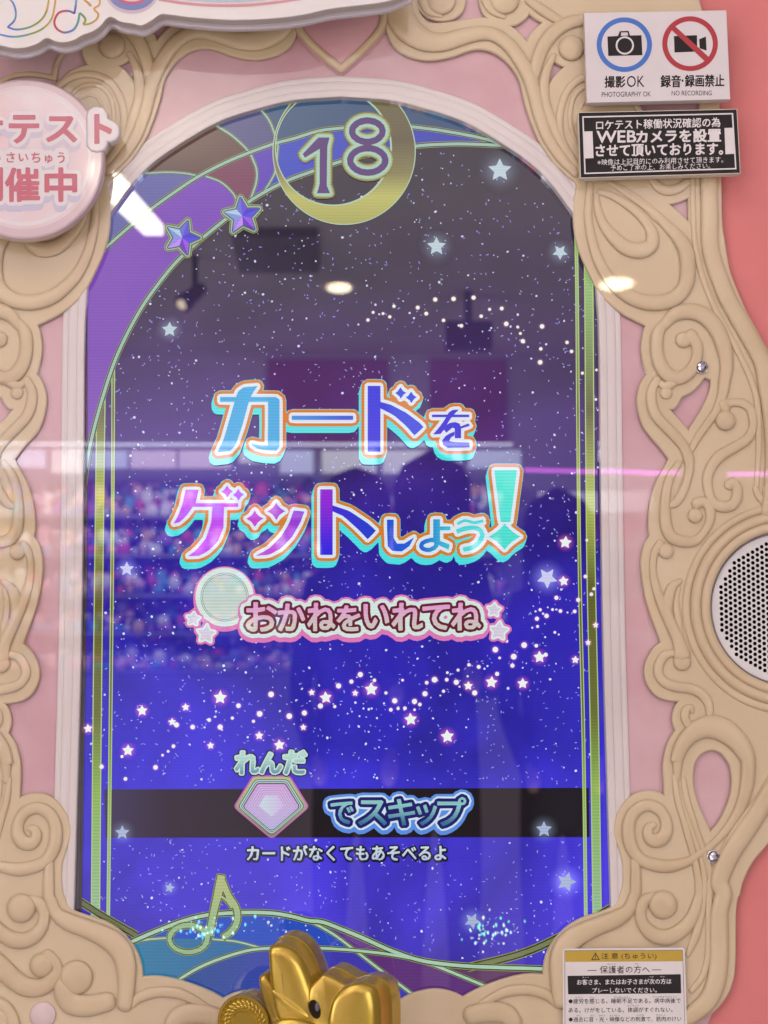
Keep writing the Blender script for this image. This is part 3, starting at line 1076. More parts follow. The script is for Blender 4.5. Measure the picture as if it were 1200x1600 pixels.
r = Ras(455, 160, 640, 330, 3)
one = Z('MO', [(325, 283), (383, 283), (370, 330), (368, 535), (385, 572), (318, 572), (332, 535), (333, 340), (255, 387), (243, 370)])
r.poly(one)
for c_ in ((580, 250, 80, 56), (582, 402, 92, 64)):
    a = Ras(455, 160, 640, 330, 3)
    a.poly(Z('MO', ellipse(c_[0], c_[1], c_[2] + 16, c_[3] + 16)))
    b = Ras(455, 160, 640, 330, 3)
    b.poly(Z('MO', ellipse(c_[0], c_[1], c_[2] - 16, c_[3] - 16)))
    r.m |= a.m & ~b.m
L, i_ = layered('n', r, [(9, scr('num_gold', (122, 116, 52), scan=0.08)), (7, scr('num_gold2', (160, 170, 104), scan=0.08)), (5, scr('num_mint', (164, 198, 178), scan=0.05)), (0.4, scr('num_violet', (84, 50, 112)))], None, top=12)
join_flats('countdown_number', L, screen)

# ---------- title
TB = (225, 575, 850, 905)
title = Ras(*TB, 2.5)
fills = []


def dia(cx_, cy_, rx, ry, reg, pinch=0.72):
    pts = []
    for q in range(4):
        a0 = math.pi / 2 * q
        for t in np.linspace(0, 1, 7)[:-1]:
            a = a0 + math.pi / 2 * t
            e_ = 1.0 / (abs(math.cos(a)) ** pinch + abs(math.sin(a)) ** pinch) ** (1 / pinch)
            pts.append((cx_ + rx * e_ * math.cos(a), cy_ + ry * e_ * math.sin(a)))
    return Z(reg, pts)


def let(name, c, polys, c1=None, ax='X'):
    fills.append((name, c, polys, c1, ax))
    for p_ in polys:
        title.poly(p_)


def stroke(reg, pts, wd):
    return Z(reg, ribbon(smooth(pts, 6), wd))


let('ka', (62, 168, 224), [Z('K5', [(85, 178), (172, 178), (185, 145), (215, 124), (290, 118), (268, 150), (252, 178), (393, 178), (412, 192), (412, 448), (396, 474), (330, 470), (285, 460), (262, 446), (258, 432), (300, 445),
     (348, 446), (350, 203), (243, 203), (205, 340), (170, 440), (140, 475), (70, 483), (105, 410), (165, 203), (85, 203)])], (66, 176, 226))
let('bar', (58, 150, 222), [Z('K5', [(480, 281), (818, 281), (818, 304), (480, 304)])], (48, 96, 214))
let('do', (50, 70, 222), [Z('K6', [(102, 137), (183, 137), (183, 562), (102, 562)]), Z('K6', [(182, 240), (250, 258), (350, 310), (440, 378), (462, 402), (405, 457), (350, 395), (270, 325), (182, 280)]),
     dia(315, 182, 36, 38, 'K6'), dia(383, 210, 36, 38, 'K6')])
let('wo', (54, 66, 216), [Z('K6', [(517, 323), (757, 323), (757, 338), (517, 338)]),
     Z('K6', [(690, 290), (650, 292), (625, 310), (600, 355), (560, 410), (525, 450), (572, 447), (592, 425), (625, 365), (655, 325), (690, 290)]),
     Z('K6', [(588, 410), (625, 378), (668, 370), (695, 380), (705, 405), (705, 475), (665, 475), (665, 412), (650, 405), (610, 440), (600, 425)]),
     Z('K6', [(664, 430), (610, 455), (583, 490), (590, 520), (618, 536), (760, 534), (760, 503), (660, 500), (628, 492), (640, 470), (664, 455)]),
     Z('K6', [(703, 398), (752, 380), (762, 394), (703, 412)])])
let('ge', (196, 78, 244), [Z('K7', [(200, 142), (280, 142), (262, 225), (528, 225), (528, 248), (440, 248), (436, 380), (400, 465), (340, 525), (285, 553), (215, 556), (265, 520), (325, 450), (360, 350), (368, 248), (245, 248),
     (205, 305), (160, 345), (125, 353), (150, 310), (180, 235)]), dia(460, 152, 36, 38, 'K7'), dia(530, 172, 36, 38, 'K7')])
let('tsu', (196, 66, 214), [dia(633, 322, 54, 54, 'K7'), dia(767, 275, 56, 56, 'K7'), Z('K7', [(875, 270), (942, 278), (915, 350), (862, 440), (795, 508), (720, 548), (640, 553), (720, 510), (800, 430), (848, 350)])], (150, 60, 214))
let('to', (54, 40, 226), [Z('K8', [(68, 182), (132, 182), (132, 523), (68, 523)])], (150, 44, 214), 'Z')
let('to2', (66, 46, 214), [Z('K8', [(131, 265), (220, 295), (320, 362), (358, 397), (315, 442), (260, 385), (190, 322), (131, 296)])], (40, 64, 208))
let('shi', (36, 84, 216), [Z('K8', [(415, 340), (450, 340), (450, 435), (468, 466), (508, 464), (556, 432), (532, 478), (492, 506), (442, 502), (420, 478)])], (40, 96, 222))
let('yo', (36, 104, 214), [Z('K8', [(657, 338), (691, 338), (691, 460), (657, 460)]), Z('K8', [(690, 376), (746, 376), (746, 394), (690, 394)]), stroke('K8', [(675, 448), (640, 446), (600, 462), (598, 488), (635, 498), (668, 482), (676, 455)], 22),
     Z('K8', [(686, 448), (742, 470), (736, 496), (680, 470)])], (64, 190, 216))
let('u', (84, 214, 214), [stroke('K8', [(782, 362), (822, 344), (868, 356), (916, 346)], 15), stroke('K8', [(778, 402), (830, 384), (884, 384), (912, 412), (900, 452), (862, 484), (812, 496)], 23)], (80, 222, 222))
let('ex', (64, 222, 206), [Z('K8', [(975, 83), (1092, 83), (1057, 352), (1008, 352)]), dia(1028, 428, 82, 68, 'K8', 0.85)], (84, 232, 214), 'Z')
L, i_ = layered('t', title, [(10.5, scr('title_cyan', (78, 226, 226), scan=0.05), (-3.2, 9.5, 6)), (10.3, scr('title_orange', (214, 128, 44), scan=0.05)), (5.4, scr('title_white', (222, 232, 240), scan=0.04))], None, top=24)
tit = join_flats('title_lettering', L[:1], screen)
join_flats('orange_outline', L[1:2], tit)
join_flats('white_outline', L[2:3], tit)
for nm, c, polys, c1, ax in fills:
    lp = [pxl(p_, i_) for p_ in polys]
    arr = np.array([q for l_ in lp for q in l_])
    d = 0 if ax == 'X' else 1
    m = scr('let_' + nm, c, c1, ax, arr[:, d].min(), arr[:, d].max(), 1.0, 0.08) if c1 else scr('let_' + nm, c, scan=0.06)
    # overlapping pieces of one letter are united on the raster
    rr_ = Ras(*TB, 3)
    for p_ in polys:
        rr_.poly(p_)
    dd = rr_.dist(rr_.m, 2)
    lps = rr_.contour(dd, 0.3)
    flat('letter', [pxl(l_, i_) for l_ in lps], H(i_), m, tit)

# ---------- outlined font lettering
def outlined(name, items, box, layers, fillmat, top, bold=0.0, fill_r=0.3, s=3, parent=screen):
    rs = Ras(*box, s)
    for it in items:
        P, Fc = text_px(it[0], it[1], 0.0, *it[3:])
        rs.mesh(P, Fc)
    L_, j = layered(name, rs, layers + [(fill_r, fillmat)], None, top=top)
    return join_flats(name, L_, parent)


# coin icon and its stars, then the banner
coin_c = (351, 933)
COINP = scr('coin_pink', (220, 120, 178), scan=0.03)
COINW = scr('coin_white', (214, 232, 226), scan=0.05)
COINF = scr('coin_face', (200, 214, 208), (184, 204, 190), 'Z', zmm(960), zmm(900), 1.0, 0.10)
COIND = scr('coin_line', (92, 122, 104))
coin = join_flats('coin_icon', [([pxl(ellipse(coin_c[0], coin_c[1] + 3, 49, 51, 64), 18)], H(18), COINP), ([pxl(ellipse(*coin_c, 45.5, 46, 64), 19)], H(19), COINW),
                                ([pxl(ellipse(*coin_c, 37.5, 38, 64), 20)], H(20), COIND), ([pxl(ellipse(*coin_c, 36.6, 37.1, 64), 21)], H(21), COINW),
                                ([pxl(ellipse(*coin_c, 35.2, 35.6, 64), 22)], H(22), COIND), ([pxl(ellipse(*coin_c, 34.4, 34.8, 64), 23)], H(23), COINF)], screen)


def star_pts(cx_, cy_, R, inner=0.5, rot=0.0, rd=0):
    pts = []
    for q in range(10):
        a = -math.pi / 2 + math.pi * q / 5 + rot
        rr2 = R if q % 2 == 0 else R * inner
        pts.append((cx_ + rr2 * math.cos(a), cy_ + rr2 * math.sin(a)))
    return pts


SW = scr('badge_white', (218, 236, 236))
SF = scr('badge_face', (214, 204, 220), scan=0.06)
for (sx, sy, R) in ((302, 967, 10.5), (322, 990.5, 14.5), (772, 953, 10.5), (779.5, 986, 14.5)):
    rs = Ras(sx - 40, sy - 40, sx + 40, sy + 40, 3)
    rs.poly(star_pts(sx, sy, R, 0.52, 0.1))
    L_, j = layered('s', rs, [(6.5, COINP), (3.2, SW), (0.3, SF)], None, top=20)
    join_flats('badge_star', L_, screen)

MAROON = scr('banner_maroon', (104, 26, 48), scan=0.05)
BPINK = scr('banner_pink', (222, 122, 180), scan=0.04)
BFILL = scr('banner_fill', (206, 200, 190), (226, 160, 206), 'Z', zmm(986), zmm(944), 1.0, 0.05)
outlined('banner_lettering', [(c, (x0, y0, x1, y1), 0.028) for c, x0, y0, x1, y1 in
         (('お', 385, 942, 432, 986), ('か', 435, 944, 476, 985), ('ね', 481, 943, 523, 985), ('を', 527, 947, 562, 985), ('い', 569, 945, 607, 981), ('れ', 613, 943, 660, 984), ('て', 661, 946, 702, 983), ('ね', 706, 943, 751, 984))],
         (350, 915, 790, 1020), [(14.0, BPINK, (0, 4.5, 3)), (11.5, COINW), (5.6, MAROON)], BFILL, 30, fill_r=1.5)

# ---------- black band and prompt lettering
flat('caption_band', [pxl([(163, 1233.5), (920, 1231), (921, 1308), (165, 1309)], 2)], H(2), scr('band_black', (34, 22, 26), (22, 12, 20), 'X', -190, -60, 1.0, 0.0, stops=[(0, (62, 54, 92)), (0.45, (40, 26, 44)), (1, (24, 15, 18))]), screen)  # left end lightened in the colour to stand for a reflection
NAVYB = scr('prompt_navy', (28, 24, 104), scan=0.04)
PW = scr('prompt_white', (208, 226, 240))
PB = scr('prompt_blue', (92, 142, 226))
PF = scr('prompt_teal', (52, 108, 150), (138, 196, 196), 'Z', zmm(1290), zmm(1256), 1.0, 0.05)
outlined('prompt_lettering', [(c, b_, 0.012) for c, b_ in
         (('で', (517, 1253, 552, 1287)), ('ス', (560, 1251, 604, 1289)), ('キ', (607, 1249, 648, 1289)), ('ッ', (651, 1258, 682, 1289)), ('プ', (684, 1246, 728, 1290)))],
         (495, 1225, 750, 1315), [(12.5, PB, (0, 2.5, 2)), (9.0, PW), (6.0, NAVYB)], PF, 22, fill_r=1.0)
DK = scr('shadow_black', (18, 18, 36))
TEAL = scr('small_teal', (92, 146, 168), (176, 214, 204), 'Z', zmm(1212), zmm(1180), 1.0, 0.06)
outlined('tap_lettering', [(c, b_, 0.045) for c, b_ in (('れ', (368, 1175, 404, 1209)), ('ん', (407, 1177, 440, 1208)), ('だ', (444, 1174, 478, 1209)))],
         (350, 1155, 495, 1225), [(5.4, DK), (3.4, scr('small_pale', (196, 222, 214)))], TEAL, 44, fill_r=1.2)
cap = scr('caption_white', (186, 198, 224), (206, 222, 226), 'Z', zmm(1345), zmm(1320), 1.0, 0.03)
outlined('caption_lettering', [('カードがなくてもあそべるよ', (386, 1321, 697, 1345), 0.03, -0.002)], (370, 1305, 715, 1362), [(2.9, DK, (0.5, 1.4, 2))], cap, 22, fill_r=0.8)

# ---------- jewel icon
def jewel(sc, i, m):
    c = (424, 1261)
    pts = [(401, 1222), (447, 1222), (471, 1261), (424.5, 1301), (377, 1261)]
    rs_ = []
    for q in range(5):
        a, b, d = np.array(pts[q - 1]), np.array(pts[q]), np.array(pts[(q + 1) % 5])
        for t in (0.0, 0.25, 0.5, 0.75, 1.0):
            p0 = b + (a - b) * 0.10 * (1 - t)
            p1 = b + (d - b) * 0.10 * t
            pp = p0 * (1 - t) + p1 * t
            rs_.append(tuple(np.array(c) + (pp - c) * sc))
    return ([pxl(rs_, i)], H(i), m)


JP = scr('jewel_pink', (196, 92, 180))
JG = scr('jewel_gold', (122, 128, 86), (176, 190, 130), 'Z', zmm(1310), zmm(1215), 1.0, 0.04)
JD = scr('jewel_dark', (36, 30, 20))
JF = scr('jewel_face', (190, 190, 222), (194, 132, 204), 'Z', zmm(1295), zmm(1225), 1.0, 0.0)
JF2 = scr('jewel_face2', (200, 202, 226), (178, 142, 196), 'X', mm(385, 1260)[0], mm(455, 1260)[0], 1.0)
JL = scr('jewel_mint', (178, 206, 204))
jl = [jewel(1.27, 26, JP), jewel(1.21, 27, JG), jewel(1.11, 28, JD), jewel(1.085, 29, JL), jewel(1.03, 30, JD), jewel(1.005, 31, JL), jewel(0.965, 32, JD), jewel(0.93, 33, JF)]
JPTS = [(401, 1222), (447, 1222), (471, 1261), (424.5, 1301), (377, 1261)]
JC = np.array((424, 1258))
def jp(sc):
    return [tuple(JC + (np.array(p_) - JC) * sc) for p_ in JPTS]


jl.append(([pxl(jp(0.90), 34)], H(34), scr('jewel_body', (178, 176, 220), (206, 158, 214), 'Z', zmm(1300), zmm(1222), 1.0, 0.05)))
jl.append(([pxl(jp(0.42), 35)], H(35), scr('jewel_table', (198, 214, 222), (206, 184, 224), 'X', mm(405, 1260)[0], mm(445, 1260)[0], 1.0, 0.05)))
for sc in (0.80, 0.71, 0.62, 0.53):
    o_ = [tuple(JC + (np.array(p_) - JC) * sc) for p_ in JPTS]
    n_ = [tuple(JC + (np.array(p_) - JC) * (sc - 0.02)) for p_ in JPTS]
    jl.append(([pxl(o_, 35), pxl(n_, 35)], H(35), scr('jewel_line', (166, 140, 192))))
    m_ = [tuple(JC + (np.array(p_) - JC) * (sc - 0.045)) for p_ in JPTS]
    jl.append(([pxl(n_, 35), pxl(m_, 35)], H(35), scr('jewel_glint', (216, 196, 230))))
join_flats('jewel_icon', jl, screen)

# ---------- landscape at the foot
hill = Z('BL', [(215, 388), (330, 338), (450, 292), (560, 264), (700, 252), (850, 253), (950, 268), (1030, 288)]) + Z('BR', [(60, 152), (130, 178), (220, 215), (330, 264), (450, 303), (600, 322), (750, 329), (960, 336)])
HILL = smooth(hill, 5)
midl = Z('BL', [(410, 575), (520, 508), (620, 465), (740, 428), (840, 415), (1000, 412)]) + Z('BR', [(60, 254), (180, 262), (300, 275), (400, 292)])
MID = smooth(midl, 5)
low = [(x, 1640) for x in (140, 535, 960)]
cell('k', (30, 84, 190), HILL + [(860, 1640), (200, 1640)], (44, 62, 186), i=1, ax='X')
cell('l', (52, 126, 160), [(195, 1480), (222, 1472), (262, 1466), (335, 1468), (370, 1472), (404, 1480), (418, 1482)] + MID[::-1][len(MID) - 30:] + [(270, 1560), (190, 1640), (150, 1560)], (44, 104, 160), i=2)
cell('m', (36, 78, 140), [p for p in MID if p[0] < 520][::1] + [(520, 1640), (240, 1640)], (62, 66, 176), i=3)
cell('n', (62, 56, 172), [p for p in MID if 515 < p[0] < 560] + [(600, 1520), (650, 1560), (650, 1640), (515, 1640)], i=4)
cell('o', (98, 52, 138), Z('BR', [(70, 172), (160, 205), (280, 248), (370, 284), (260, 268), (190, 258), (120, 205)]), i=3)
cell('p', (98, 54, 112), Z('BR', [(190, 262), (300, 277), (420, 295), (540, 320), (960, 345), (960, 480), (440, 480), (380, 420), (280, 340)]), (92, 56, 88), i=2)
cell('q', (92, 46, 118), Z('BR', [(230, 285), (420, 300), (540, 335), (720, 410), (640, 500), (440, 480)]), i=3)
gline(Z('BL', [(222, 388), (300, 374), (380, 368)]), 6, i=6)
gline(Z('BL', [(590, 373), (700, 384), (810, 412)]), 5.5, i=6)
gline(Z('BR', [(10, 148), (100, 198), (190, 265), (300, 350), (430, 448)]), 7.5, i=6)
gline(Z('BR', [(450, 303), (550, 342), (720, 412)]), 8.5, i=6)
gline(MID, 8.5, i=8, sm=False)
gline(HILL, 11, i=8, sm=False)
gline([(118, 1404), (165, 1434), (214, 1462)], 13, i=4, core=OLIVE)
gline([(730, 1512), (815, 1490), (880, 1461), (970, 1410)], 14, i=4, core=OLIVE)
NOTE = scr('note_green', (146, 186, 140), (176, 186, 124), 'Z', zmm(1470), zmm(1370), 1.0, 0.08)
nr = Ras(250, 1350, 390, 1500, 3)
nr.poly(Z('BL', [(615, 78), (648, 82), (648, 120), (612, 250), (592, 360), (560, 358), (585, 230)]))
a = Ras(250, 1350, 390, 1500, 3)
a.poly(Z('BL', ellipse(482, 370, 98, 72)))
b = Ras(250, 1350, 390, 1500, 3)
b.poly(Z('BL', ellipse(480, 372, 76, 52)))
nr.m |= a.m & ~b.m
nr.poly(Z('BL', ribbon(smooth([(638, 110), (665, 175), (700, 230), (704, 290), (680, 335), (640, 365)], 8), 27)))
nr.poly(Z('BL', ribbon(smooth([(612, 170), (650, 190), (680, 230)], 8), 10)))
L, _ = layered('note', nr, [(2.4, GOLD_E), (1.2, GOLD_D), (0.2, NOTE)], None, top=12)
join_flats('music_note', L, screen)

# ---------- two jewelled stars on the arc
for sx, sy, R, rot in ((284.5, 371.5, 27, 0.32), (378.5, 337.5, 28, -0.10)):
    rs = Ras(sx - 50, sy - 50, sx + 50, sy + 50, 3)
    rs.poly(star_pts(sx, sy, R, 0.46, rot))
    L_, j = layered('js', rs, [(7.2, GOLD_E), (5.6, GOLD_D), (4.6, GOLD_M), (2.4, GOLD_D), (1.4, OLIVE)], None, top=12)
    st = join_flats('jewelled_star', L_, screen)
    pts = star_pts(sx, sy, R * 1.06, 0.46, rot)
    fc = [(96, 70, 216), (60, 44, 196), (74, 64, 222), (150, 80, 226), (104, 40, 190), (190, 140, 236), (150, 130, 226), (120, 150, 214), (176, 200, 228), (96, 110, 206)]
    lay_ = []
    for q in range(10):
        lay_.append(([pxl([(sx, sy), pts[q], pts[(q + 1) % 10]], 18)], H(18), scr('facet%d' % q, fc[q], scan=0.06)))
    join_flats('star_facets', lay_, st)

# ---------- stars and light dots
def unit_star(name, mat, inner=0.48):
    pts = star_pts(0, 0, 1, inner)
    out = []
    n_ = len(pts)
    for q in range(n_):            # soften the tips
        a, b, c = (np.array(pts[(q + s_) % n_]) for s_ in (-1, 0, 1))
        if q % 2 == 0:
            out += [tuple(b * 0.86 + a * 0.14), tuple(b * 0.96 + a * 0.02 + c * 0.02), tuple(b * 0.86 + c * 0.14)]
        else:
            out.append(tuple(b))
    me = bpy.data.meshes.new(name)
    me.from_pydata([(x, 0, -y) for x, y in out] + [(0, 0, 0)], [], [(q, (q + 1) % len(out), len(out)) for q in range(len(out))])
    me.materials.append(mat)
    return me


def unit_disc(name, mat, n_=20):
    me = bpy.data.meshes.new(name)
    me.from_pydata([(math.cos(2 * math.pi * q / n_), 0, math.sin(2 * math.pi * q / n_)) for q in range(n_)], [], [tuple(range(n_))])
    me.materials.append(mat)
    return me


def put(name, me, px, py, r_, i, parent=screen, rot=0.0):
    X, Zz = mm(px, py, H(i))
    o = bpy.data.objects.new(name, me)
    COL.objects.link(o)
    o.parent = parent
    base = Vector(root_of(parent).location)
    o.location = Vector((X / 1000, -H(i) / 1000, Zz / 1000)) - base
    s_ = r_ * K / 1000
    o.scale = (s_, s_, s_)
    o.rotation_euler = (0, rot, 0)
    return o


def halo(star_o, me, ratio):
    g_ = bpy.data.objects.new('glow', me)
    COL.objects.link(g_)
    g_.parent = star_o
    g_.location = (0, 0.00012 / star_o.scale[0], 0)
    g_.scale = (ratio, ratio, ratio)
    return g_


M_SOFT = scr('star_pale', (186, 206, 214), scan=0.05)
M_DIM = scr('star_dim', (168, 182, 214), scan=0.08)
M_LAV = scr('star_lavender', (206, 208, 244), scan=0.05)
M_HOT = scr('star_white', (238, 246, 240))
ms = unit_star('star', M_SOFT)
md = unit_star('star', M_DIM)
ml_ = unit_star('star', M_LAV)
mh = unit_star('star', M_HOT, 0.52)
dot = unit_disc('light_dot', M_HOT)
gl_soft = unit_disc('glow', glow_mat('glow_soft', (170, 190, 215), 0.42), 32)
gl_lav = unit_disc('glow', glow_mat('glow_lavender', (170, 170, 255), 0.7), 32)
gl_pink = unit_disc('glow', glow_mat('glow_pink', (255, 110, 190), 0.85), 24)
gl_warm = unit_disc('glow', glow_mat('glow_warm', (255, 160, 120), 0.8), 24)
for (x, y, R, me, rot, g) in ((781, 266, 20, ms, 0, 0), (682, 385, 16, ms, 0, 0), (875, 394, 13, ms, math.pi, 0), (265, 515, 13, ms, 0, 0), (198, 889, 12, ml_, 0, 1), (855, 903, 17, ml_, math.pi, 1),
                              (191, 1301, 11.5, md, 0, 0), (850, 1296, 13, md, 0, 0), (885, 1378, 16, md, 0.3, 1), (738, 1439, 13, md, 0.5, 0), (265, 1387, 8, md, 0.2, 0)):
    halo(put('star', me, x, y, R, 11, rot=rot), gl_lav if g else gl_soft, 2.0)
HOT = [(222, 1110.5, 9), (290, 1105, 6.5), (344, 1090, 11), (137.6, 1138.5, 7.5), (200, 1172.6, 9.5), (269, 1128, 6.5), (329, 1165, 6), (405, 1149.5, 7), (436.6, 1164, 9), (474, 1136.5, 5.5), (487, 1082, 5.5),
       (509, 1090, 10), (580, 1077, 11), (555, 1083, 5.5), (641.7, 1124, 10.5), (699, 1150.7, 11), (731.7, 1071.7, 7.5), (768, 1066, 10), (816.7, 1068, 9), (843, 1026.7, 10),
       (883.5, 847.5, 10.5), (880.8, 908, 8.5), (899, 1031, 6.5), (919, 1004, 5), (930.7, 976.7, 5)]
for x, y, R in HOT:
    halo(put('star', mh, x, y, R, 17, rot=rnd.uniform(-0.1, 0.1)), gl_pink, 1.65)
DOTS = [(372.6, 1102.7, 4.5), (423.6, 1085, 5.5), (405.7, 1115.4, 5.5), (452, 1119, 5.5), (475.6, 1114, 5), (363, 1122, 3), (344, 1136, 5), (326.8, 1125, 3.5), (301, 1136, 4.5), (275.7, 1132.6, 5), (396, 1127, 3),
        (271, 1166, 3.5), (262.7, 1174, 2.5), (254, 1180, 2.5), (243, 1199, 4.5), (196, 1217, 3.5), (190.6, 1182, 3), (158.7, 1198, 4),
        (563, 1054, 5), (549, 1065, 4), (529, 1071.7, 5), (585, 1063, 3.5), (500.7, 1103, 5), (523, 1104, 3), (603, 1082.7, 3), (616.7, 1095, 5), (629, 1062.7, 2.5), (610.7, 1109, 3.5), (622, 1107, 3),
        (632.7, 1106.7, 3.5), (647.7, 1096, 5), (656, 1100.7, 3.5), (647.7, 1109, 2.5), (664, 1084, 5), (666.7, 1066.7, 3.5), (679, 1062, 5.5), (693, 1080, 3), (699, 1051, 2.5), (698, 1062, 3.5), (715.7, 1047, 2.8),
        (713, 1066, 5), (741.7, 1082.7, 5), (732.7, 1038.7, 3.2), (748, 1042, 3.8), (776.7, 1053, 4), (774, 1015, 5.5), (780.7, 1028, 2.5), (802.7, 1026, 5.5), (800.7, 1040, 4), (819, 1008, 5.5), (838, 1009, 3.5),
        (791.7, 1001.7, 3), (852.7, 1023, 4), (869.4, 934, 4), (903.5, 937.3, 4), (844, 952.7, 3), (863.4, 952.4, 2.6), (875.7, 954.7, 3.5), (898, 955.3, 3.5), (854, 962.3, 4.3), (839, 966.7, 4), (840, 978.8, 2.8),
        (867, 988, 2.5), (914.7, 900.7, 3.5), (924, 928.5, 3.5), (928, 920, 3), (917, 844, 2.5)]
WARM = [(575, 500, 3.2), (583, 488, 2.8), (598.5, 490, 2.8), (609, 495, 3.2), (615.6, 478.5, 3.2), (652.7, 480.6, 3.8), (666, 490, 3.8), (680, 468, 4.2), (693, 500.5, 3.4), (708.7, 467, 4.5), (721, 509, 3.6), (740, 465, 4.2),
        (751.8, 494, 3.4), (765, 483.4, 3), (784, 482, 3.8), (791, 506, 4.5), (809, 511, 2.8), (813, 521, 2.8), (817, 533, 4.2), (847, 510, 4.5), (845, 545, 3.4), (844, 566, 4.6), (886, 535, 3.4), (893, 549, 3.4),
        (910, 583, 3), (932, 578, 2.5), (931, 624, 2.5)]
TINY = [(319.6, 1136.5, 1.8), (337.5, 1111.5, 1.8), (163.6, 1085.5, 1.8), (600, 1099, 1.8), (688, 1086.7, 1.6), (718, 1073, 1.8), (730.7, 1056.7, 2), (761.7, 1040.7, 1.8), (550, 1112, 1.4), (568, 1107, 1.8), (580.7, 1107, 1.8),
        (589, 1122, 1.8), (561.7, 1119, 1.6), (543, 1115, 1.4), (877, 921, 2), (855.9, 949, 1.5), (836.8, 955.3, 1.8), (831.7, 980.8, 1.8), (873, 991.4, 1.7), (851.8, 995.5, 1.7), (886.7, 957, 1.7), (560, 507, 1.8), (592.5, 491, 1.8),
        (640, 489, 2), (646.8, 497, 2), (767.5, 512.5, 1.8), (825, 542, 1.8)]
for lst, g in ((DOTS, gl_pink), (WARM, gl_warm)):
    for x, y, R in lst:
        halo(put('light_dot', dot, x, y, R * 0.8, 17), g, 2.1)


# star dust: far too many specks to count
vs, fs, fm = [], [], []
dm = [scr('dust_white', (214, 220, 250)), scr('dust_blue', (146, 146, 242)), scr('dust_pale', (150, 166, 200))]


def speck(x, y, a, b, th, m):
    X, Zz = mm(x, y, H(1.5))
    c, s_ = math.cos(th), math.sin(th)
    base = len(vs)
    for q in range(6):
        t = math.pi * 2 * q / 6
        u, v = a * math.cos(t) * K, b * math.sin(t) * K
        vs.append(((X + u * c - v * s_) / 1000, -H(1.5) / 1000, (Zz + u * s_ + v * c) / 1000))
    fs.append(tuple(range(base, base + 6)))
    fm.append(m)


def g2_x_at(y):
    best = min(G2, key=lambda p_: abs(p_[1] - y))
    return best[0]


cnt = 0
while cnt < 3000:
    x, y = rnd.uniform(140, 935), rnd.uniform(235, 1500)
    if y < 700 and x < g2_x_at(y) + 8:
        continue
    if y < 235 or (y < 340 and x > 640 + (y - 200) * 1.9):
        continue
    if 1230 < y < 1311 and rnd.random() < 0.85:
        continue
    cnt += 1
    q = rnd.random()
    if q < 0.72:
        speck(x, y, rnd.uniform(1.0, 3.0), rnd.uniform(0.55, 1.05), rnd.uniform(0, 3.14), 1 if rnd.random() < 0.7 else 2)
    elif q < 0.93:
        speck(x, y, rnd.uniform(0.9, 1.6), rnd.uniform(0.8, 1.2), rnd.uniform(0, 3.14), 0 if rnd.random() < 0.6 else 2)
    else:
        a_ = rnd.uniform(1.6, 2.5)
        speck(x, y, a_, a_ * rnd.uniform(0.7, 1), rnd.uniform(0, 3.14), 0)
for x, y, R in TINY:
    speck(x, y, R, R, 0, 0)
so = build('star_dust', vs, [f[::-1] for f in fs], dm, screen, fm=fm)
so['kind'] = 'stuff'

# =================================================================== SIGNS
INK = paint('ink_black', (0.022, 0.018, 0.018), (0.03, 0.026, 0.026), 0.6, 60, spec=0.15)
PAPER = paint('sign_white', (0.70, 0.63, 0.635), (0.67, 0.60, 0.605), 0.4, 25)
PAPER2 = paint('print_white', (0.74, 0.68, 0.67), (0.70, 0.64, 0.63), 0.45, 25)
RED = paint('ink_red', (0.42, 0.022, 0.035), (0.40, 0.02, 0.03), 0.4, 40)
BLUE = paint('ink_blue', (0.045, 0.16, 0.52), (0.04, 0.15, 0.5), 0.4, 40)
FOAM = paint('foam_edge', (0.74, 0.66, 0.58), (0.70, 0.62, 0.54), 0.7, 60)


def round_rect(c4, r_, n_=5):
    out = []
    for q in range(4):
        a, b, d = np.array(c4[q - 1]), np.array(c4[q]), np.array(c4[(q + 1) % 4])
        u, v = (a - b) / np.linalg.norm(a - b), (d - b) / np.linalg.norm(d - b)
        for t in np.linspace(0, 1, n_):
            ang = t * math.pi / 2
            out.append(tuple(b + u * r_ * (1 - math.sin(ang)) + v * r_ * (1 - math.cos(ang))))
    return out


def sgn(lbl, cat, name, c4):
    X, Zz = mm(sum(p_[0] for p_ in c4) / 4, max(p_[1] for p_ in c4), 12)
    return thing(name, lbl, cat, (X / 1000, -0.012, Zz / 1000))


# photography sign
c4 = Z('SG', [(133, 82), (1018, 66), (1042, 618), (150, 640)])
F1 = 22.0
s1 = sgn('white board sign with a blue camera ring and a red crossed-out video camera ring', 'sign', 'permission_sign', c4)
plate('sign_board', [mms(c4, F1)], F1 - 9.0, F1, PAPER, s1, 0.25)
h = F1 + 0.12


def ring(reg, x, y, r0, r1, h_, m, name, parent):
    return flat(name, [mms(Z(reg, ellipse(x, y, r1, r1 * 0.985, 72)), h_), mms(Z(reg, ellipse(x, y, r0, r0 * 0.985, 72)), h_)], h_, m, parent)


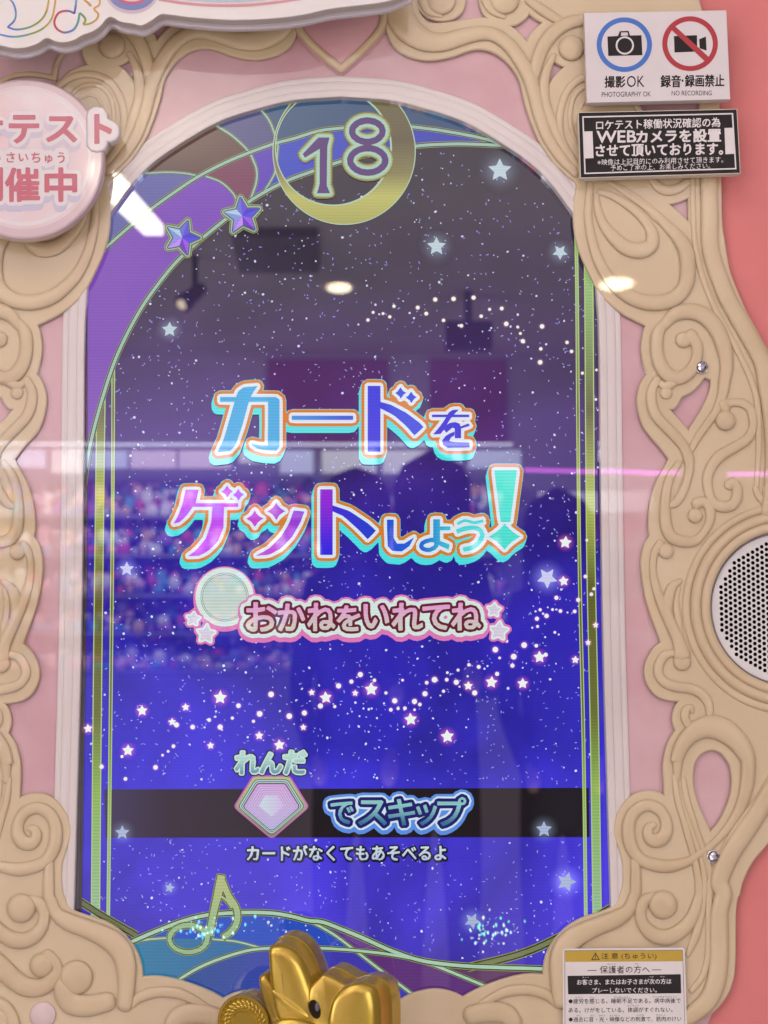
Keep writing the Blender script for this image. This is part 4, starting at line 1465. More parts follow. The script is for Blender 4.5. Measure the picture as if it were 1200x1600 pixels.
ring('SG', 382, 279, 142, 173, h, BLUE, 'blue_ring', s1)
ring('SG', 793, 273, 142, 174, h, RED, 'red_ring', s1)
join_flats('camera_pictogram', [([mms(Z('SG', [(276, 228), (342, 225), (354, 195), (408, 193), (418, 222), (489, 220), (495, 345), (282, 350)]), h), mms(Z('SG', [(362, 203), (402, 202), (406, 222), (360, 224)]), h)], h, INK),
                                ([mms(Z('SG', ellipse(385, 284, 57, 57)), h + 0.1)], h + 0.1, PAPER2), ([mms(Z('SG', ellipse(385, 284, 46, 46)), h + 0.2)], h + 0.2, INK)], s1)
join_flats('video_pictogram', [([mms(Z('SG', [(692, 225), (836, 220), (838, 322), (696, 328)]), h)], h, INK), ([mms(Z('SG', [(850, 245), (892, 228), (896, 316), (853, 302)]), h)], h, INK)], s1)
flat('red_slash', [mms(Z('SG', [(668, 178), (690, 155), (912, 358), (886, 384)]), h + 0.15)], h + 0.15, RED, s1)
text('sign_lettering', [('撮影', (260, 476, 388, 548), 0.03, -0.012, 'SG'), ('OK', (398, 474, 508, 545), 0.006, -0.012, 'SG'), ('録音', (610, 470, 735, 546), 0.03, -0.008, 'SG'), ('・', (740, 496, 752, 512), 0.03, 0, 'SG'),
                        ('録画禁止', (762, 468, 1006, 543), 0.03, -0.012, 'SG'), ('PHOTOGRAPHY OK', (241, 575, 548, 606), 0.0, -0.012, 'SG'), ('NO RECORDING', (678, 567, 928, 597), 0.0, -0.004, 'SG')], h, INK, s1)

# web camera notice
c4 = Z('SG', [(95, 703), (1086, 682), (1107, 1082), (108, 1112)])
s2 = sgn('black and white web camera notice board hanging below the photography sign', 'sign', 'camera_notice', c4)
plate('notice_board', [mms(c4, F1)], F1 - 9.0, F1, FOAM, s2, 0.2)


def inset(c4_, d):
    c = np.mean(np.array(c4_), 0)
    return [tuple(c + (np.array(p_) - c) * (1 - np.array([d / abs(p_[0] - c[0]), d / abs(p_[1] - c[1])]))) for p_ in c4_]


join_flats('notice_print', [([mms(inset(c4, 0.6), h)], h, INK), ([mms(inset(c4, 6.0), h + 0.1)], h + 0.1, PAPER2), ([mms(inset(c4, 8.2), h + 0.2)], h + 0.2, INK),
                            ([mms(Z('SG', [(125, 822), (183, 820), (190, 988), (130, 991)]), h + 0.3)], h + 0.3, PAPER2), ([mms(Z('SG', [(1008, 800), (1066, 798), (1072, 961), (1014, 964)]), h + 0.3)], h + 0.3, PAPER2)], s2)
h3 = h + 0.42
text('notice_lettering', [('ロケテスト稼働状況確認の為', (206, 752, 982, 812), 0.02, -0.024, 'SG'), ('WEB', (210, 820, 455, 893), 0.035, -0.02, 'SG'), ('カメラを設置', (458, 815, 985, 895), 0.04, -0.02, 'SG'),
                          ('させて頂いております。', (204, 906, 998, 980), 0.035, -0.016, 'SG'), ('※映像は上記目的にのみ利用させて頂きます。', (214, 994, 1000, 1034), 0.008, -0.022, 'SG'),
                          ('予めご了承の上、お楽しみください。', (296, 1030, 918, 1068), 0.008, -0.022, 'SG')], h3, PAPER2, s2)

# caution sticker
c4 = [(879.5, 1482.5), (1069.5, 1481), (1077, 1720), (880, 1720)]
F3 = PLH + 5.0
s3 = sgn('white caution sticker with a yellow heading stuck on the bottom right of the frame', 'sticker', 'caution_sticker', c4)
plate('sticker_sheet', [mms(round_rect(c4, 4.5), F3)], F3 - 0.8, F3, PAPER2, s3, 0.1)
h = F3 + 0.1
YEL = paint('ink_yellow', (0.52, 0.34, 0.035), (0.5, 0.32, 0.03), 0.45, 40)
GRY = paint('ink_grey', (0.2, 0.17, 0.15), None, 0.5, 40)
flat('border_line', [mms([(882, 1485), (1067, 1484), (1074, 1720), (883, 1720)], h), mms([(882.8, 1486), (1066.2, 1485), (1073.2, 1719), (883.8, 1719)], h)], h, GRY, s3)
flat('yellow_heading', [mms(Z('CA', [(115, 130), (1031, 126), (1033, 210), (117, 215)]), h)], h, YEL, s3)
flat('black_panel', [mms(Z('CA', [(134, 324), (1018, 311), (1022, 460), (138, 468)]), h)], h, INK, s3)
text('sticker_lettering', [('注 意 (ちゅうい)', (398, 145, 830, 200), 0.012, -0.004, 'CA'), ('保護者の方へ', (386, 246, 776, 306), 0.012, -0.008, 'CA'), ('ほごしゃ', (446, 226, 512, 238), 0.0, 0, 'CA'), ('かた', (660, 223, 692, 235), 0, 0, 'CA'),
                           ('●疲労を感じる。睡眠不足である。病中病後で', (142, 502, 1018, 542), 0.008, -0.006, 'CA'), ('ある。けがをしている。体調がすぐれない。', (142, 572, 955, 612), 0.008, -0.006, 'CA'),
                           ('●過去に音・光・映像などの刺激で、筋肉のけい', (144, 645, 1024, 684), 0.008, -0.006, 'CA'), ('れんや意識の喪失などを経験したことがある。', (144, 716, 1024, 755), 0.008, -0.006, 'CA'),
                           ('ひろう', (195, 486, 250, 498), 0, 0, 'CA'), ('かん', (308, 486, 345, 498), 0, 0, 'CA'), ('すいみんぶそく', (495, 483, 625, 496), 0, 0, 'CA'), ('びょうちゅうびょうご', (798, 480, 990, 494), 0, 0, 'CA'),
                           ('たいちょう', (602, 550, 692, 563), 0, 0, 'CA'), ('かこ', (205, 628, 240, 640), 0, 0, 'CA'), ('おと', (312, 628, 345, 640), 0, 0, 'CA'), ('ひかり', (376, 628, 428, 640), 0, 0, 'CA'),
                           ('えいぞう', (462, 628, 540, 640), 0, 0, 'CA'), ('しげき', (676, 624, 730, 637), 0, 0, 'CA'), ('きんにく', (826, 622, 896, 635), 0, 0, 'CA')], h + 0.05, INK, s3)
text('panel_lettering', [('お客さま、またはお子さまが次の方は', (208, 352, 945, 395), 0.02, -0.01, 'CA'), ('プレーしないでください。', (326, 418, 832, 458), 0.02, -0.008, 'CA'),
                         ('きゃく', (250, 330, 300, 342), 0, 0, 'CA'), ('つぎ', (772, 326, 808, 338), 0, 0, 'CA'), ('かた', (860, 324, 896, 336), 0, 0, 'CA')], h + 0.1, PAPER2, s3)
flat('warning_triangle', [mms(Z('CA', [(352, 140), (386, 199), (318, 201)]), h + 0.1), mms(Z('CA', [(352, 152), (376, 194), (328, 195)]), h + 0.1)], h + 0.1, INK, s3)
flat('exclamation_mark', [mms(Z('CA', [(349, 162), (356, 162), (354, 182), (350, 182)]), h + 0.1), mms(Z('CA', ellipse(352, 189, 3.5, 3.5, 8)), h + 0.1)], h + 0.1, INK, s3)
flat('heading_dash', [mms(Z('CA', [(289, 280), (362, 279), (362, 284), (289, 285)]), h + 0.05)], h + 0.05, INK, s3)
flat('heading_dash', [mms(Z('CA', [(793, 275), (866, 274), (866, 279), (793, 280)]), h + 0.05)], h + 0.05, INK, s3)

# round location test sign on the left
F4 = 34.0
X, Zz = mm(38, 370, F4)
s4 = thing('round_sign', 'round pale pink acrylic sign with rose lettering and a white letter bubble on its rim', 'sign', (X / 1000, -0.022, Zz / 1000))
DISC = paint('disc_pink', (0.68, 0.48, 0.49), (0.70, 0.60, 0.62), 0.22, 18, True, flat=False, cw=0.8, crough=0.05)  # paler mottling in the colour stands in for an iridescent sheen
DRIM = paint('disc_rim', (0.62, 0.47, 0.47), (0.56, 0.40, 0.43), 0.3, 8, True, flat=False, crough=0.1)
WBUB = paint('bubble_white', (0.68, 0.61, 0.61), (0.66, 0.585, 0.59), 0.3, 14, True, flat=False, cw=0.8, crough=0.08)
LAV = paint('bubble_lavender', (0.46, 0.44, 0.58), (0.54, 0.46, 0.54), 0.3, 14, True, flat=False, cw=0.8, crough=0.05)
ROSE = paint('ink_rose', (0.50, 0.075, 0.115), (0.46, 0.075, 0.13), 0.35, 20, True, flat=False, cw=0.8, crough=0.05)
plate('sign_disc', [mms(ellipse(38, 248, 120, 121, 120), F4)], F4 - 12, F4, DRIM, s4, 2.5)
h = F4 + 0.15
join_flats('disc_print', [([mms(ellipse(37, 246, 112, 112, 110), h)], h, DISC), ([mms(ellipse(37, 246, 106, 107, 110), h + 0.1), mms(ellipse(36, 244, 102, 103, 110), h + 0.1)], h + 0.1, WBUB)], s4)
tr_ = Ras(-90, 160, 210, 340, 3)
T1 = [('ケ', (-46, 180, 3, 224), 0.0), ('テ', (15, 181, 60, 223), 0.0), ('ス', (73, 183, 119, 221), 0.0), ('開', (-48, 263, 3, 314), 0.0), ('催', (9, 263, 61, 314), 0.0), ('中', (71, 263, 119, 314), 0.0)]
T2 = [('い', (-12, 240, 1, 252), 0.0), ('さ', (10, 238, 23, 254), 0.0), ('い', (29, 240, 44, 252), 0.0), ('ち', (49, 238, 63, 254), 0.0), ('ゅ', (70, 242, 82, 255), 0.0), ('う', (90, 238, 101, 255), 0.0)]
TO = [('ト', (149, 180, 173, 223), 0.0)]
for it in T1 + T2 + TO:
    P, Fc = text_px(*it)
    tr_.mesh(P, Fc)
D = tr_.dist(tr_.m, 12)
lpw = tr_.contour(D, 8.5)
u = D <= 8.5
lps_ = tr_.contour(tr_.dist(tr_.shifted(u, -1, 9) | tr_.shifted(u, -1, 4) | u, 2), 0.4)


def in_left(lp, x):
    return np.mean([p_[0] for p_ in lp]) < x


to = Ras(-90, 160, 210, 340, 3)
P, Fc = text_px(*TO[0])
to.mesh(P, Fc)
DT = to.dist(to.m, 14)
lpt = to.contour(DT, 11.5)
plate('letter_bubble', [mms(l_, F4 + 1.5) for l_ in lpt[:1]], F4 - 11, F4 + 1.5, WBUB, s4, 1.8)
main = Ras(-90, 160, 210, 340, 3)
for it in T1 + T2:
    P, Fc = text_px(*it)
    main.mesh(P, Fc)
DM = main.dist(main.m, 12)
um = DM <= 8.0
lsh = main.contour(main.dist(main.shifted(um, -1, 9) | main.shifted(um, -1, 4) | um, 2), 0.4)
lwh = main.contour(DM, 8.0)
join_flats('letter_backing', [([mms(l_, h + 0.25) for l_ in lsh], h + 0.25, LAV), ([mms(l_, h + 0.4) for l_ in lwh], h + 0.4, WBUB)], s4)
big = Ras(-90, 160, 210, 340, 3)
for it in T1:
    P, Fc = text_px(*it)
    big.mesh(P, Fc)
sml = Ras(-90, 160, 210, 340, 3)
for it in T2:
    P, Fc = text_px(*it)
    sml.mesh(P, Fc)
join_flats('rose_lettering', [([mms(l_, h + 0.6) for l_ in big.contour(big.dist(big.m, 4), 1.9)], h + 0.6, ROSE), ([mms(l_, h + 0.6) for l_ in sml.contour(sml.dist(sml.m, 3), 0.5)], h + 0.6, ROSE)], s4)
join_flats('bubble_letter', [([mms(l_, F4 + 1.7) for l_ in to.contour(DT, 2.2)], F4 + 1.7, ROSE)], s4)

# header sign at the top
F5 = 62.0
hdr = thing('header_sign', 'white wavy edged header sign with rainbow outlined letters cut off at the top left', 'sign', (mm(230, 40, F5)[0] / 1000, -0.04, mm(230, 40, F5)[1] / 1000))
HW = paint('header_white', (0.70, 0.645, 0.63), (0.68, 0.62, 0.60), 0.3, 20, True, flat=False, cw=0.5, crough=0.08)
HS = paint('header_side', (0.62, 0.52, 0.46), (0.58, 0.48, 0.43), 0.35, 20)
edge_px = Z('TL', [(-200, 330), (0, 350), (100, 370), (200, 365), (290, 335), (345, 298), (385, 295), (430, 317), (500, 325), (580, 305), (640, 270), (720, 240), (780, 200), (825, 145), (860, 127), (895, 137), (940, 163), (1040, 180)]) + \
    Z('TM', [(255, 122), (300, 100), (345, 70), (380, 67), (500, 82), (700, 95), (900, 88), (1050, 70), (1200, 38)]) + [(600, 2), (640, -12)]
EP = smooth(edge_px, 4)
top_px = [(640, -160), (-40, -160)]
plate('sign_face', [mms(EP + top_px, F5)], F5 - 3, F5, HW, hdr, 0.5)
lp = mms([(x + 0.5, y - 1.0) for x, y in EP] + top_px, F5)
plate('sign_body', [lp], F5 - 13, F5 - 3.05, HS, hdr, 0)
lp2 = mms([(x, y + 2.5) for x, y in EP] + top_px, F5)
CLR = paint('acrylic_edge', (0.58, 0.50, 0.50), (0.52, 0.46, 0.50), 0.12, 6, True, flat=False, crough=0.02)
plate('acrylic_backing', [lp2], F5 - 19, F5 - 13.05, CLR, hdr, 2.2)
hh = F5 + 0.15


def ink(c):
    c = lin(c)
    return paint('ink_%d_%d_%d' % tuple(int(v * 999) for v in c), c, tuple(v * 0.95 for v in c), 0.4, 30)


def rainbow(reg, pts, wd, cols_, name='rainbow_outline'):
    P = smooth(Z(reg, pts), 2)
    n_ = len(P)
    lay_ = []
    for q, c in enumerate(cols_):
        a, b = int(q * (n_ - 1) / len(cols_)), int((q + 1) * (n_ - 1) / len(cols_)) + 1
        seg = P[a:min(b + 1, n_)]
        if len(seg) > 1:
            lay_.append(([mms(ribbon(seg, wd), hh + 0.03 * q)], hh + 0.03 * q, ink(c)))
    join_flats(name, lay_, hdr)


rainbow('TL', [(60, -30), (105, 30), (124, 100), (112, 160), (60, 212)], 3.0, [(96, 130, 190), (86, 122, 186), (92, 148, 176), (76, 110, 186)])
rainbow('TL', [(58, 212), (130, 231), (230, 212), (310, 165), (360, 95), (385, -20)], 3.0, [(76, 120, 186), (92, 150, 120), (120, 152, 70), (150, 150, 60), (196, 160, 60)])
rainbow('TL', [(-20, 266), (100, 287), (220, 270), (330, 225), (405, 140), (438, -20)], 3.0, [(84, 130, 196), (90, 150, 150), (130, 152, 80), (170, 160, 70), (206, 150, 80)])
rainbow('TL', [(585, 105), (530, 85), (460, 100), (425, 165), (440, 220), (490, 252), (540, 248), (580, 225), (608, 175), (622, 100)], 3.4, [(120, 96, 160), (180, 70, 90), (190, 62, 62), (190, 66, 60), (170, 84, 110), (90, 120, 180), (84, 140, 170), (84, 150, 130)])
rainbow('TL', [(582, 105), (592, 40), (598, -20)], 3.4, [(84, 110, 180), (96, 140, 190)])
rainbow('TL', [(622, 100), (655, 130), (668, 160), (650, 190)], 3.4, [(86, 150, 110), (110, 150, 70), (130, 150, 60)])
rainbow('TL', [(650, 192), (700, 185), (750, 155), (768, 110), (735, 70), (775, 35), (780, -20)], 3.0, [(150, 154, 60), (190, 150, 60), (206, 150, 70), (206, 160, 80)])
rainbow('TL', [(650, -10), (685, 20), (712, 48)], 3.5, [(206, 150, 70), (200, 140, 60)])
join_flats('header_emblem', [([mms(Z('TL', ellipse(1030, -60, 208, 168, 60)), hh)], hh, ink((198, 178, 186))), ([mms(Z('TL', ellipse(1030, -60, 188, 140, 60)), hh + 0.08)], hh + 0.08, ink((118, 126, 180))),
                             ([mms(Z('TL', ellipse(1030, -66, 150, 100, 60)), hh + 0.16)], hh + 0.16, ink((190, 92, 116))), ([mms(Z('TL', ellipse(1030, -68, 130, 80, 60)), hh + 0.24)], hh + 0.24, ink((214, 190, 198)))], hdr)
P = smooth(Z('TM', [(340, -4), (450, 14), (600, 26), (760, 26), (900, 14), (1050, -8)]), 4)
join_flats('header_trim', [([mms(P + [(480, -80), (230, -80)], hh)], hh, ink((176, 186, 200))), ([mms(ribbon(P, 4.6), hh + 0.08)], hh + 0.08, ink((204, 142, 150))),
                           ([mms(ribbon([(x, y - 3.4) for x, y in P], 3.0), hh + 0.16)], hh + 0.16, ink((214, 196, 194)))], hdr)

# pale pink cap on the lower left and the crystal studs
X, Zz = mm(*Z('LJ', [(212, 650)])[0], PLH + 1)
capo = thing('screw_cap', 'round pale pink cap on the cream frame at the bottom left', 'cap', (X / 1000, -PLH / 1000, Zz / 1000))
lathe([(0.01, PLH + 2.6), (8.6, PLH + 2.4), (9.5, PLH + 1.6), (9.6, PLH - 0.5)], paint('cap_pink', (0.70, 0.53, 0.52), None, 0.4, 20), 'cap_dome', capo, (X, Zz), 40)
CRY = paint('crystal', (0.82, 0.80, 0.84), (0.30, 0.28, 0.34), 0.04, 500, metal=1.0)
for x, y, lb in ((1097, 573, 'clear faceted crystal stud on the curl above the coral heart opening'), (1115.5, 1339, 'clear faceted crystal stud at the crossing of strands beside the coral side panel')):
    X, Zz = mm(x, y, PLH + 4)
    st = thing('crystal_stud', lb, 'rhinestone', (X / 1000, -(PLH + 2.2) / 1000, Zz / 1000), 'crystal studs on the frame')
    R = 4.6
    vs = []
    rings_ = [(1.0, 0.0, 12, 0), (1.0, 1.0, 12, 0), (0.72, 2.6, 12, 0.26), (0.42, 3.3, 6, 0)]
    bmh = bmesh.new()
    for rr3, z_, n_, ph in rings_:
        for q in range(n_):
            a = 2 * math.pi * q / n_ + ph
            bmh.verts.new(((X + R * rr3 * math.cos(a)) / 1000, -(PLH + 2.2 + z_) / 1000, (Zz + R * rr3 * math.sin(a)) / 1000))
    bmesh.ops.convex_hull(bmh, input=bmh.verts[:])
    bmh.verts.ensure_lookup_table()
    vv = [tuple(v.co) for v in bmh.verts]
    ff = [tuple(v.index for v in f.verts) for f in bmh.faces]
    bmh.verts.index_update()
    ff = [tuple(v.index for v in f.verts) for f in bmh.faces]
    bmh.free()
    build('crystal', vv, ff, CRY, st)
    lathe([(R * 0.98, PLH + 3.2), (R * 1.1, PLH + 3.0), (R * 1.14, PLH - 0.2)], paint('stud_setting', (0.6, 0.58, 0.6), None, 0.2, 50, metal=1.0), 'stud_setting', st, (X, Zz), 24)

# =================================================================== GOLD BOW HANDLE
GOLD = paint('gold_paint', (0.60, 0.40, 0.05), (0.55, 0.36, 0.045), 0.24, 25, metal=0.7, bump=0.03, bscale=1500, coated=True, flat=False, cw=0.5, crough=0.10)
GOLDD = paint('gold_hole', (0.02, 0.012, 0.006), None, 0.6, 30, spec=0.1)
HB = 105.0
X, Zz = mm(500, 1650, HB)
bow = thing('bow_handle', 'shiny gold plastic bow handle with a coin shaped disc standing before the screen', 'handle', (X / 1000, -0.07, Zz / 1000))


def solid(name, front_px, vec, depth, rad, mat, parent=bow, seam=True, h0=HB, bulge=0.0):
    """rounded thick piece: outline in px on plane h0, swept back along vec (px) and depth mm"""
    L0 = np.array(mms(smooth(front_px, 3, True), h0))
    c = L0.mean(0)
    v = np.array([vec[0] * K, -vec[1] * K])
    steps = []
    for q in range(6):
        a = math.pi / 2 * q / 5
        steps.append((rad * (1 - math.sin(a)), rad * (1 - math.cos(a)) / depth))
    steps.append((0.0, 0.50))
    if seam:
        steps += [(-0.1, 0.505), (-0.5, 0.512), (-0.5, 0.535), (-0.1, 0.542)]
    for q in range(5, -1, -1):
        a = math.pi / 2 * q / 5
        steps.append((rad * (1 - math.sin(a)), 1 - rad * (1 - math.cos(a)) / depth))
    Tn = np.roll(L0, -1, 0) - np.roll(L0, 1, 0)
    Tn /= np.linalg.norm(Tn, axis=1, keepdims=True)
    Nn = np.stack([Tn[:, 1], -Tn[:, 0]], 1)
    if ((L0 - c) * Nn).sum() < 0:
        Nn = -Nn
    vs_, fs_ = [], []
    n_ = len(L0)
    # front dome rings
    dome = [(0.5, -1.0), (0.93, -0.25), (0.985, -0.05)]
    rings_ = []
    first = L0 - Nn * steps[0][0]
    for sc, dz in dome:
        rings_.append((c + (first - c) * sc, dz * bulge / depth))
    for ins, t in steps:
        rings_.append((L0 - Nn * ins, t))
    for ringp, t in rings_:
        for p_ in ringp:
            q = p_ + v * t
            vs_.append((q[0] / 1000, -(h0 - depth * t) / 1000, q[1] / 1000))
    for r_ in range(len(rings_) - 1):
        for q in range(n_):
            fs_.append((r_ * n_ + q, r_ * n_ + (q + 1) % n_, (r_ + 1) * n_ + (q + 1) % n_, (r_ + 1) * n_ + q))
    fs_.append(tuple(range(n_)))
    m0 = (len(rings_) - 1) * n_
    fs_.append(tuple(m0 + q for q in range(n_)))
    bm_ = bmesh.new()
    vv_ = [bm_.verts.new(p_) for p_ in vs_]
    for f in fs_:
        try:
            bm_.faces.new([vv_[q] for q in f])
        except ValueError:
            pass
    bmesh.ops.recalc_face_normals(bm_, faces=bm_.faces[:])
    bm_.verts.index_update()
    vs2 = [tuple(p_.co) for p_ in bm_.verts]
    fs2 = [tuple(p_.index for p_ in f.verts) for f in bm_.faces]
    bm_.free()
    return build(name, vs2, fs2, mat, parent, True, angle=50)


REG['KM'] = (328, 1422, 3.488)
lobe1 = Z('KM', [(304, 270), (303, 235), (314, 210), (345, 197), (395, 203), (445, 232), (492, 290), (528, 370), (556, 450), (590, 540), (600, 640), (540, 720), (430, 700), (345, 580), (314, 400)])
lobe2 = Z('KM', [(622, 640), (626, 570), (648, 490), (700, 430), (770, 398), (835, 405), (882, 440), (902, 510), (908, 600), (905, 720), (880, 800), (760, 830), (640, 760)])
knot = Z('KM', [(530, 470), (542, 425), (578, 383), (615, 355), (668, 372), (716, 400), (760, 425), (760, 520), (730, 640), (650, 690), (585, 660), (545, 600), (530, 530)])
solid('bow_loop', lobe1, (31, -21), 32, 6.0, GOLD, bulge=0.5)
solid('bow_loop', lobe2, (42, -11), 34, 6.5, GOLD, bulge=0.5, h0=HB + 7)
kn = solid('bow_knot', knot, (30, -14), 28, 2.6, GOLD, h0=HB + 0.5, bulge=1.0)
tail = Z('KM', [(336, 458), (336, 440), (354, 436), (415, 470), (480, 516), (530, 560), (540, 590), (500, 590), (400, 525)])
solid('ribbon_ridge', tail, (3, -2), 4, 1.7, GOLD, h0=HB + 1.0, seam=False, bulge=0.8)
back = Z('KM', [(256, 400), (258, 372), (276, 356), (310, 360), (380, 430), (420, 530), (410, 680), (350, 690), (310, 580), (272, 470)])
solid('bow_tail', back, (16, -9), 18, 4.5, GOLD, h0=HB - 9, seam=False, bulge=0.5)
low_ = Z('KM', [(300, 690), (340, 625), (395, 598), (470, 600), (560, 630), (640, 670), (660, 800), (300, 800)])
solid('bow_stem', low_, (14, -16), 26, 4.5, GOLD, h0=HB + 5, seam=False, bulge=1.0)
hx, hz = mm(*Z('KN', [(607, 508)])[0], HB + 0.3)
hp = [(px_ + (py_ - 1577) * 0.22, py_) for px_, py_ in Z('KM', ellipse(571, 541, 31, 52, 28))]
flat('screw_hole', [mms(hp, HB + 2.0)], HB + 2.0, GOLDD, kn)
flat('hole_screw', [mms(Z('KM', ellipse(584, 528, 11, 24, 20)), HB + 2.3)], HB + 2.3, paint('steel', (0.25, 0.23, 0.25), None, 0.25, 60, metal=1.0), kn)
dc = Z('KN', [(195, 595)])[0]
DX, DZ = mm(*dc, HB - 22)
kd = K * 0.93
R = 168 / 3.75 * kd
disc = []
tl = Vector((-0.42, -1.0, -0.10)).normalized()     # the disc is turned to the left
up = Vector((0, 0, 1))
ex = tl.cross(up).normalized() * -1
ez = ex.cross(tl).normalized() * -1


def lathe_axis(profile, mat, name, parent, c, ax, n=64):
    q = Vector(ax).to_track_quat('Z', 'Y')
    vs_, fs_ = [], []
    for r_, d_ in profile:
        for j in range(n):
            a = 2 * math.pi * j / n
            vs_.append(Vector(c) + q @ Vector((r_ * math.cos(a), r_ * math.sin(a), d_)) / 1000)
    for i in range(len(profile) - 1):
        for j in range(n):
            fs_.append((i * n + j, i * n + (j + 1) % n, (i + 1) * n + (j + 1) % n, (i + 1) * n + j))
    fs_.append(tuple(range(n)))
    return build(name, vs_, fs_, mat, parent, True, angle=40)


dcw = Vector((DX / 1000, -(HB - 22) / 1000, DZ / 1000))
dd = lathe_axis([(0.4 * R, 1.0), (0.44 * R, 2.2), (0.50 * R, 2.2), (0.53 * R, 1.0), (0.86 * R, 1.0), (0.89 * R, 2.6), (0.97 * R, 2.6), (1.0 * R, 1.6), (1.0 * R, -2.0), (0.97 * R, -3.0), (1.0 * R, -4.0), (1.0 * R, -20), (0.9 * R, -22)][::1],
                GOLD, 'coin_disc', bow, dcw, tl)
qd = tl.to_track_quat('Z', 'Y')
vs, fs = [], []
for q in range(26):
    a = 2 * math.pi * q / 26
    for rr4, sz in ((0.62, 1.5), (0.75, 1.9)):
        a2 = a + (0.12 if rr4 > 0.7 else 0)
        c0 = dcw + qd @ Vector((R * rr4 * math.cos(a2), R * rr4 * math.sin(a2), 1.0)) / 1000
        base = len(vs)
        for u in range(3):
            t = math.radians(u * 38)
            for j in range(8):
                b = 2 * math.pi * j / 8
                lx, ly = sz * math.cos(t) * math.cos(b) * 1.6, sz * math.cos(t) * math.sin(b) * 0.7
                ca, sa = math.cos(a2 + 0.8), math.sin(a2 + 0.8)
                vs.append(c0 + qd @ Vector((lx * ca - ly * sa, lx * sa + ly * ca, sz * 0.7 * math.sin(t))) / 1000)
        for u in range(2):
            for j in range(8):
                fs.append((base + u * 8 + j, base + u * 8 + (j + 1) % 8, base + (u + 1) * 8 + (j + 1) % 8, base + (u + 1) * 8 + j))
        fs.append(tuple(base + 16 + j for j in range(8)))
build('embossed_leaves', vs, fs, GOLD, dd, True)

# =================================================================== THE ROOM SEEN IN THE GLOSS
def box(name, lo, hi, mat, parent=None):
    vs_ = [(x, y, z) for x in (lo[0], hi[0]) for y in (lo[1], hi[1]) for z in (lo[2], hi[2])]
    fs_ = [(0, 1, 3, 2), (4, 6, 7, 5), (0, 4, 5, 1), (2, 3, 7, 6), (0, 2, 6, 4), (1, 5, 7, 3)]
    return build(name, vs_, fs_, mat, parent)


CEIL = 1.32
ceil = box('ceiling', (-4, -7.2, CEIL), (4, -0.55, CEIL + 0.05), paint('ceiling_white', (0.88, 0.82, 0.85), None, 0.8, 2))
ceil['kind'] = 'structure'
WY = -5.2
wall = box('back_wall', (-4, WY - 0.1, -1.0), (4, WY, CEIL), paint('wall_grey', (0.70, 0.62, 0.70), None, 0.8, 2))
tag(wall, 'pale far shop wall seen only as a reflection in the glossy screen', 'wall')
for x0, x1, y0, y1, lb in ((418, 606, 522, 700, 'wide coral panel reflected behind the title'), (672, 792, 495, 700, 'narrow coral panel reflected under the hanging monitor')):
    a, b = mirrored(x0, y0, -WY - 0.02), mirrored(x1, y1, -WY - 0.02)
    tag(box('wall_panel', (a.x, WY + 0.005, b.z), (b.x, WY + 0.02, min(a.z, CEIL - 0.02)), paint('panel_coral', (0.50, 0.11, 0.27), None, 0.6, 3)), lb, 'wall panel', 'coral panels on the far wall')
# ceiling lights
LAMPW = emitter('lamp_warm', (255, 240, 205), 26)
for x, y, rx, lb in ((530, 450, 0.034, 'small round ceiling downlight reflected above the title'), (963, 447, 0.046, 'bright round ceiling downlight reflected on the cream frame')):
    d = ray(x, y)
    t = (CEIL - 0.004) / d.z
    e = d.y * t - CAMD
    vs_, fs_ = [], []
    n_ = 24
    for q in range(n_):
        a = 2 * math.pi * q / n_
        vs_.append((d.x * t + rx * math.cos(a), -e + rx * 1.6 * math.sin(a), CEIL - 0.004))
    fs_.append(tuple(range(n_)))
    tag(build('ceiling_downlight', vs_, fs_, LAMPW), lb, 'ceiling light', 'ceiling downlights')
# fluorescent tube hanging under the ceiling, running away from the machine
pa, pb = mirrored(168, 283, 1.75), mirrored(240, 358, 2.9)
pa = Vector((pa.x, pa.y, pa.z))
ax = (pb - pa)
q = ax.to_track_quat('Z', 'Y')
vs_, fs_ = [], []
for L_ in (0, 1):
    for dx_, dz_ in ((-0.021, -0.012), (0.021, -0.012), (0.021, 0.012), (-0.021, 0.012)):
        vs_.append(pa + ax * L_ + Vector((dx_, 0, dz_)))
for j in range(4):
    fs_.append((j, (j + 1) % 4, 4 + (j + 1) % 4, 4 + j))
fs_ += [(0, 1, 2, 3), (4, 5, 6, 7)]
tag(build('fluorescent_tube', vs_, fs_, emitter('tube_white', (255, 250, 225), 22)), 'bright fluorescent tube reflected beside the round sign', 'ceiling light')
# air conditioner cassette and monitor
DARK = paint('dark_plastic', (0.02, 0.02, 0.03), None, 0.5, 5)
a = mirrored(362, 352, 3.5)
tag(box('air_conditioner', (a.x, -3.9, CEIL - 0.025), (a.x + 0.22, -3.5, CEIL - 0.002), paint('vent_grey', (0.24, 0.22, 0.23), None, 0.6, 5)), 'dark ceiling air conditioner reflected left of the moon', 'air conditioner')
a, b = mirrored(697, 500, 4.2), mirrored(770, 543, 4.2)
mon = box('hanging_monitor', (a.x, -4.26, b.z), (b.x, -4.2, a.z), DARK)
tag(mon, 'dark monitor hanging from the ceiling reflected near the string of lights', 'monitor')
mid_ = (a.x + b.x) / 2 + 0.0
build('monitor_pole', [(mid_ - 0.012, -4.23, a.z), (mid_ + 0.012, -4.23, a.z), (mid_ + 0.012, -4.23, CEIL), (mid_ - 0.012, -4.23, CEIL), (mid_, -4.21, a.z), (mid_, -4.21, CEIL)], [(0, 1, 2, 3), (0, 4, 5, 3), (1, 4, 5, 2)], DARK, None).parent = mon
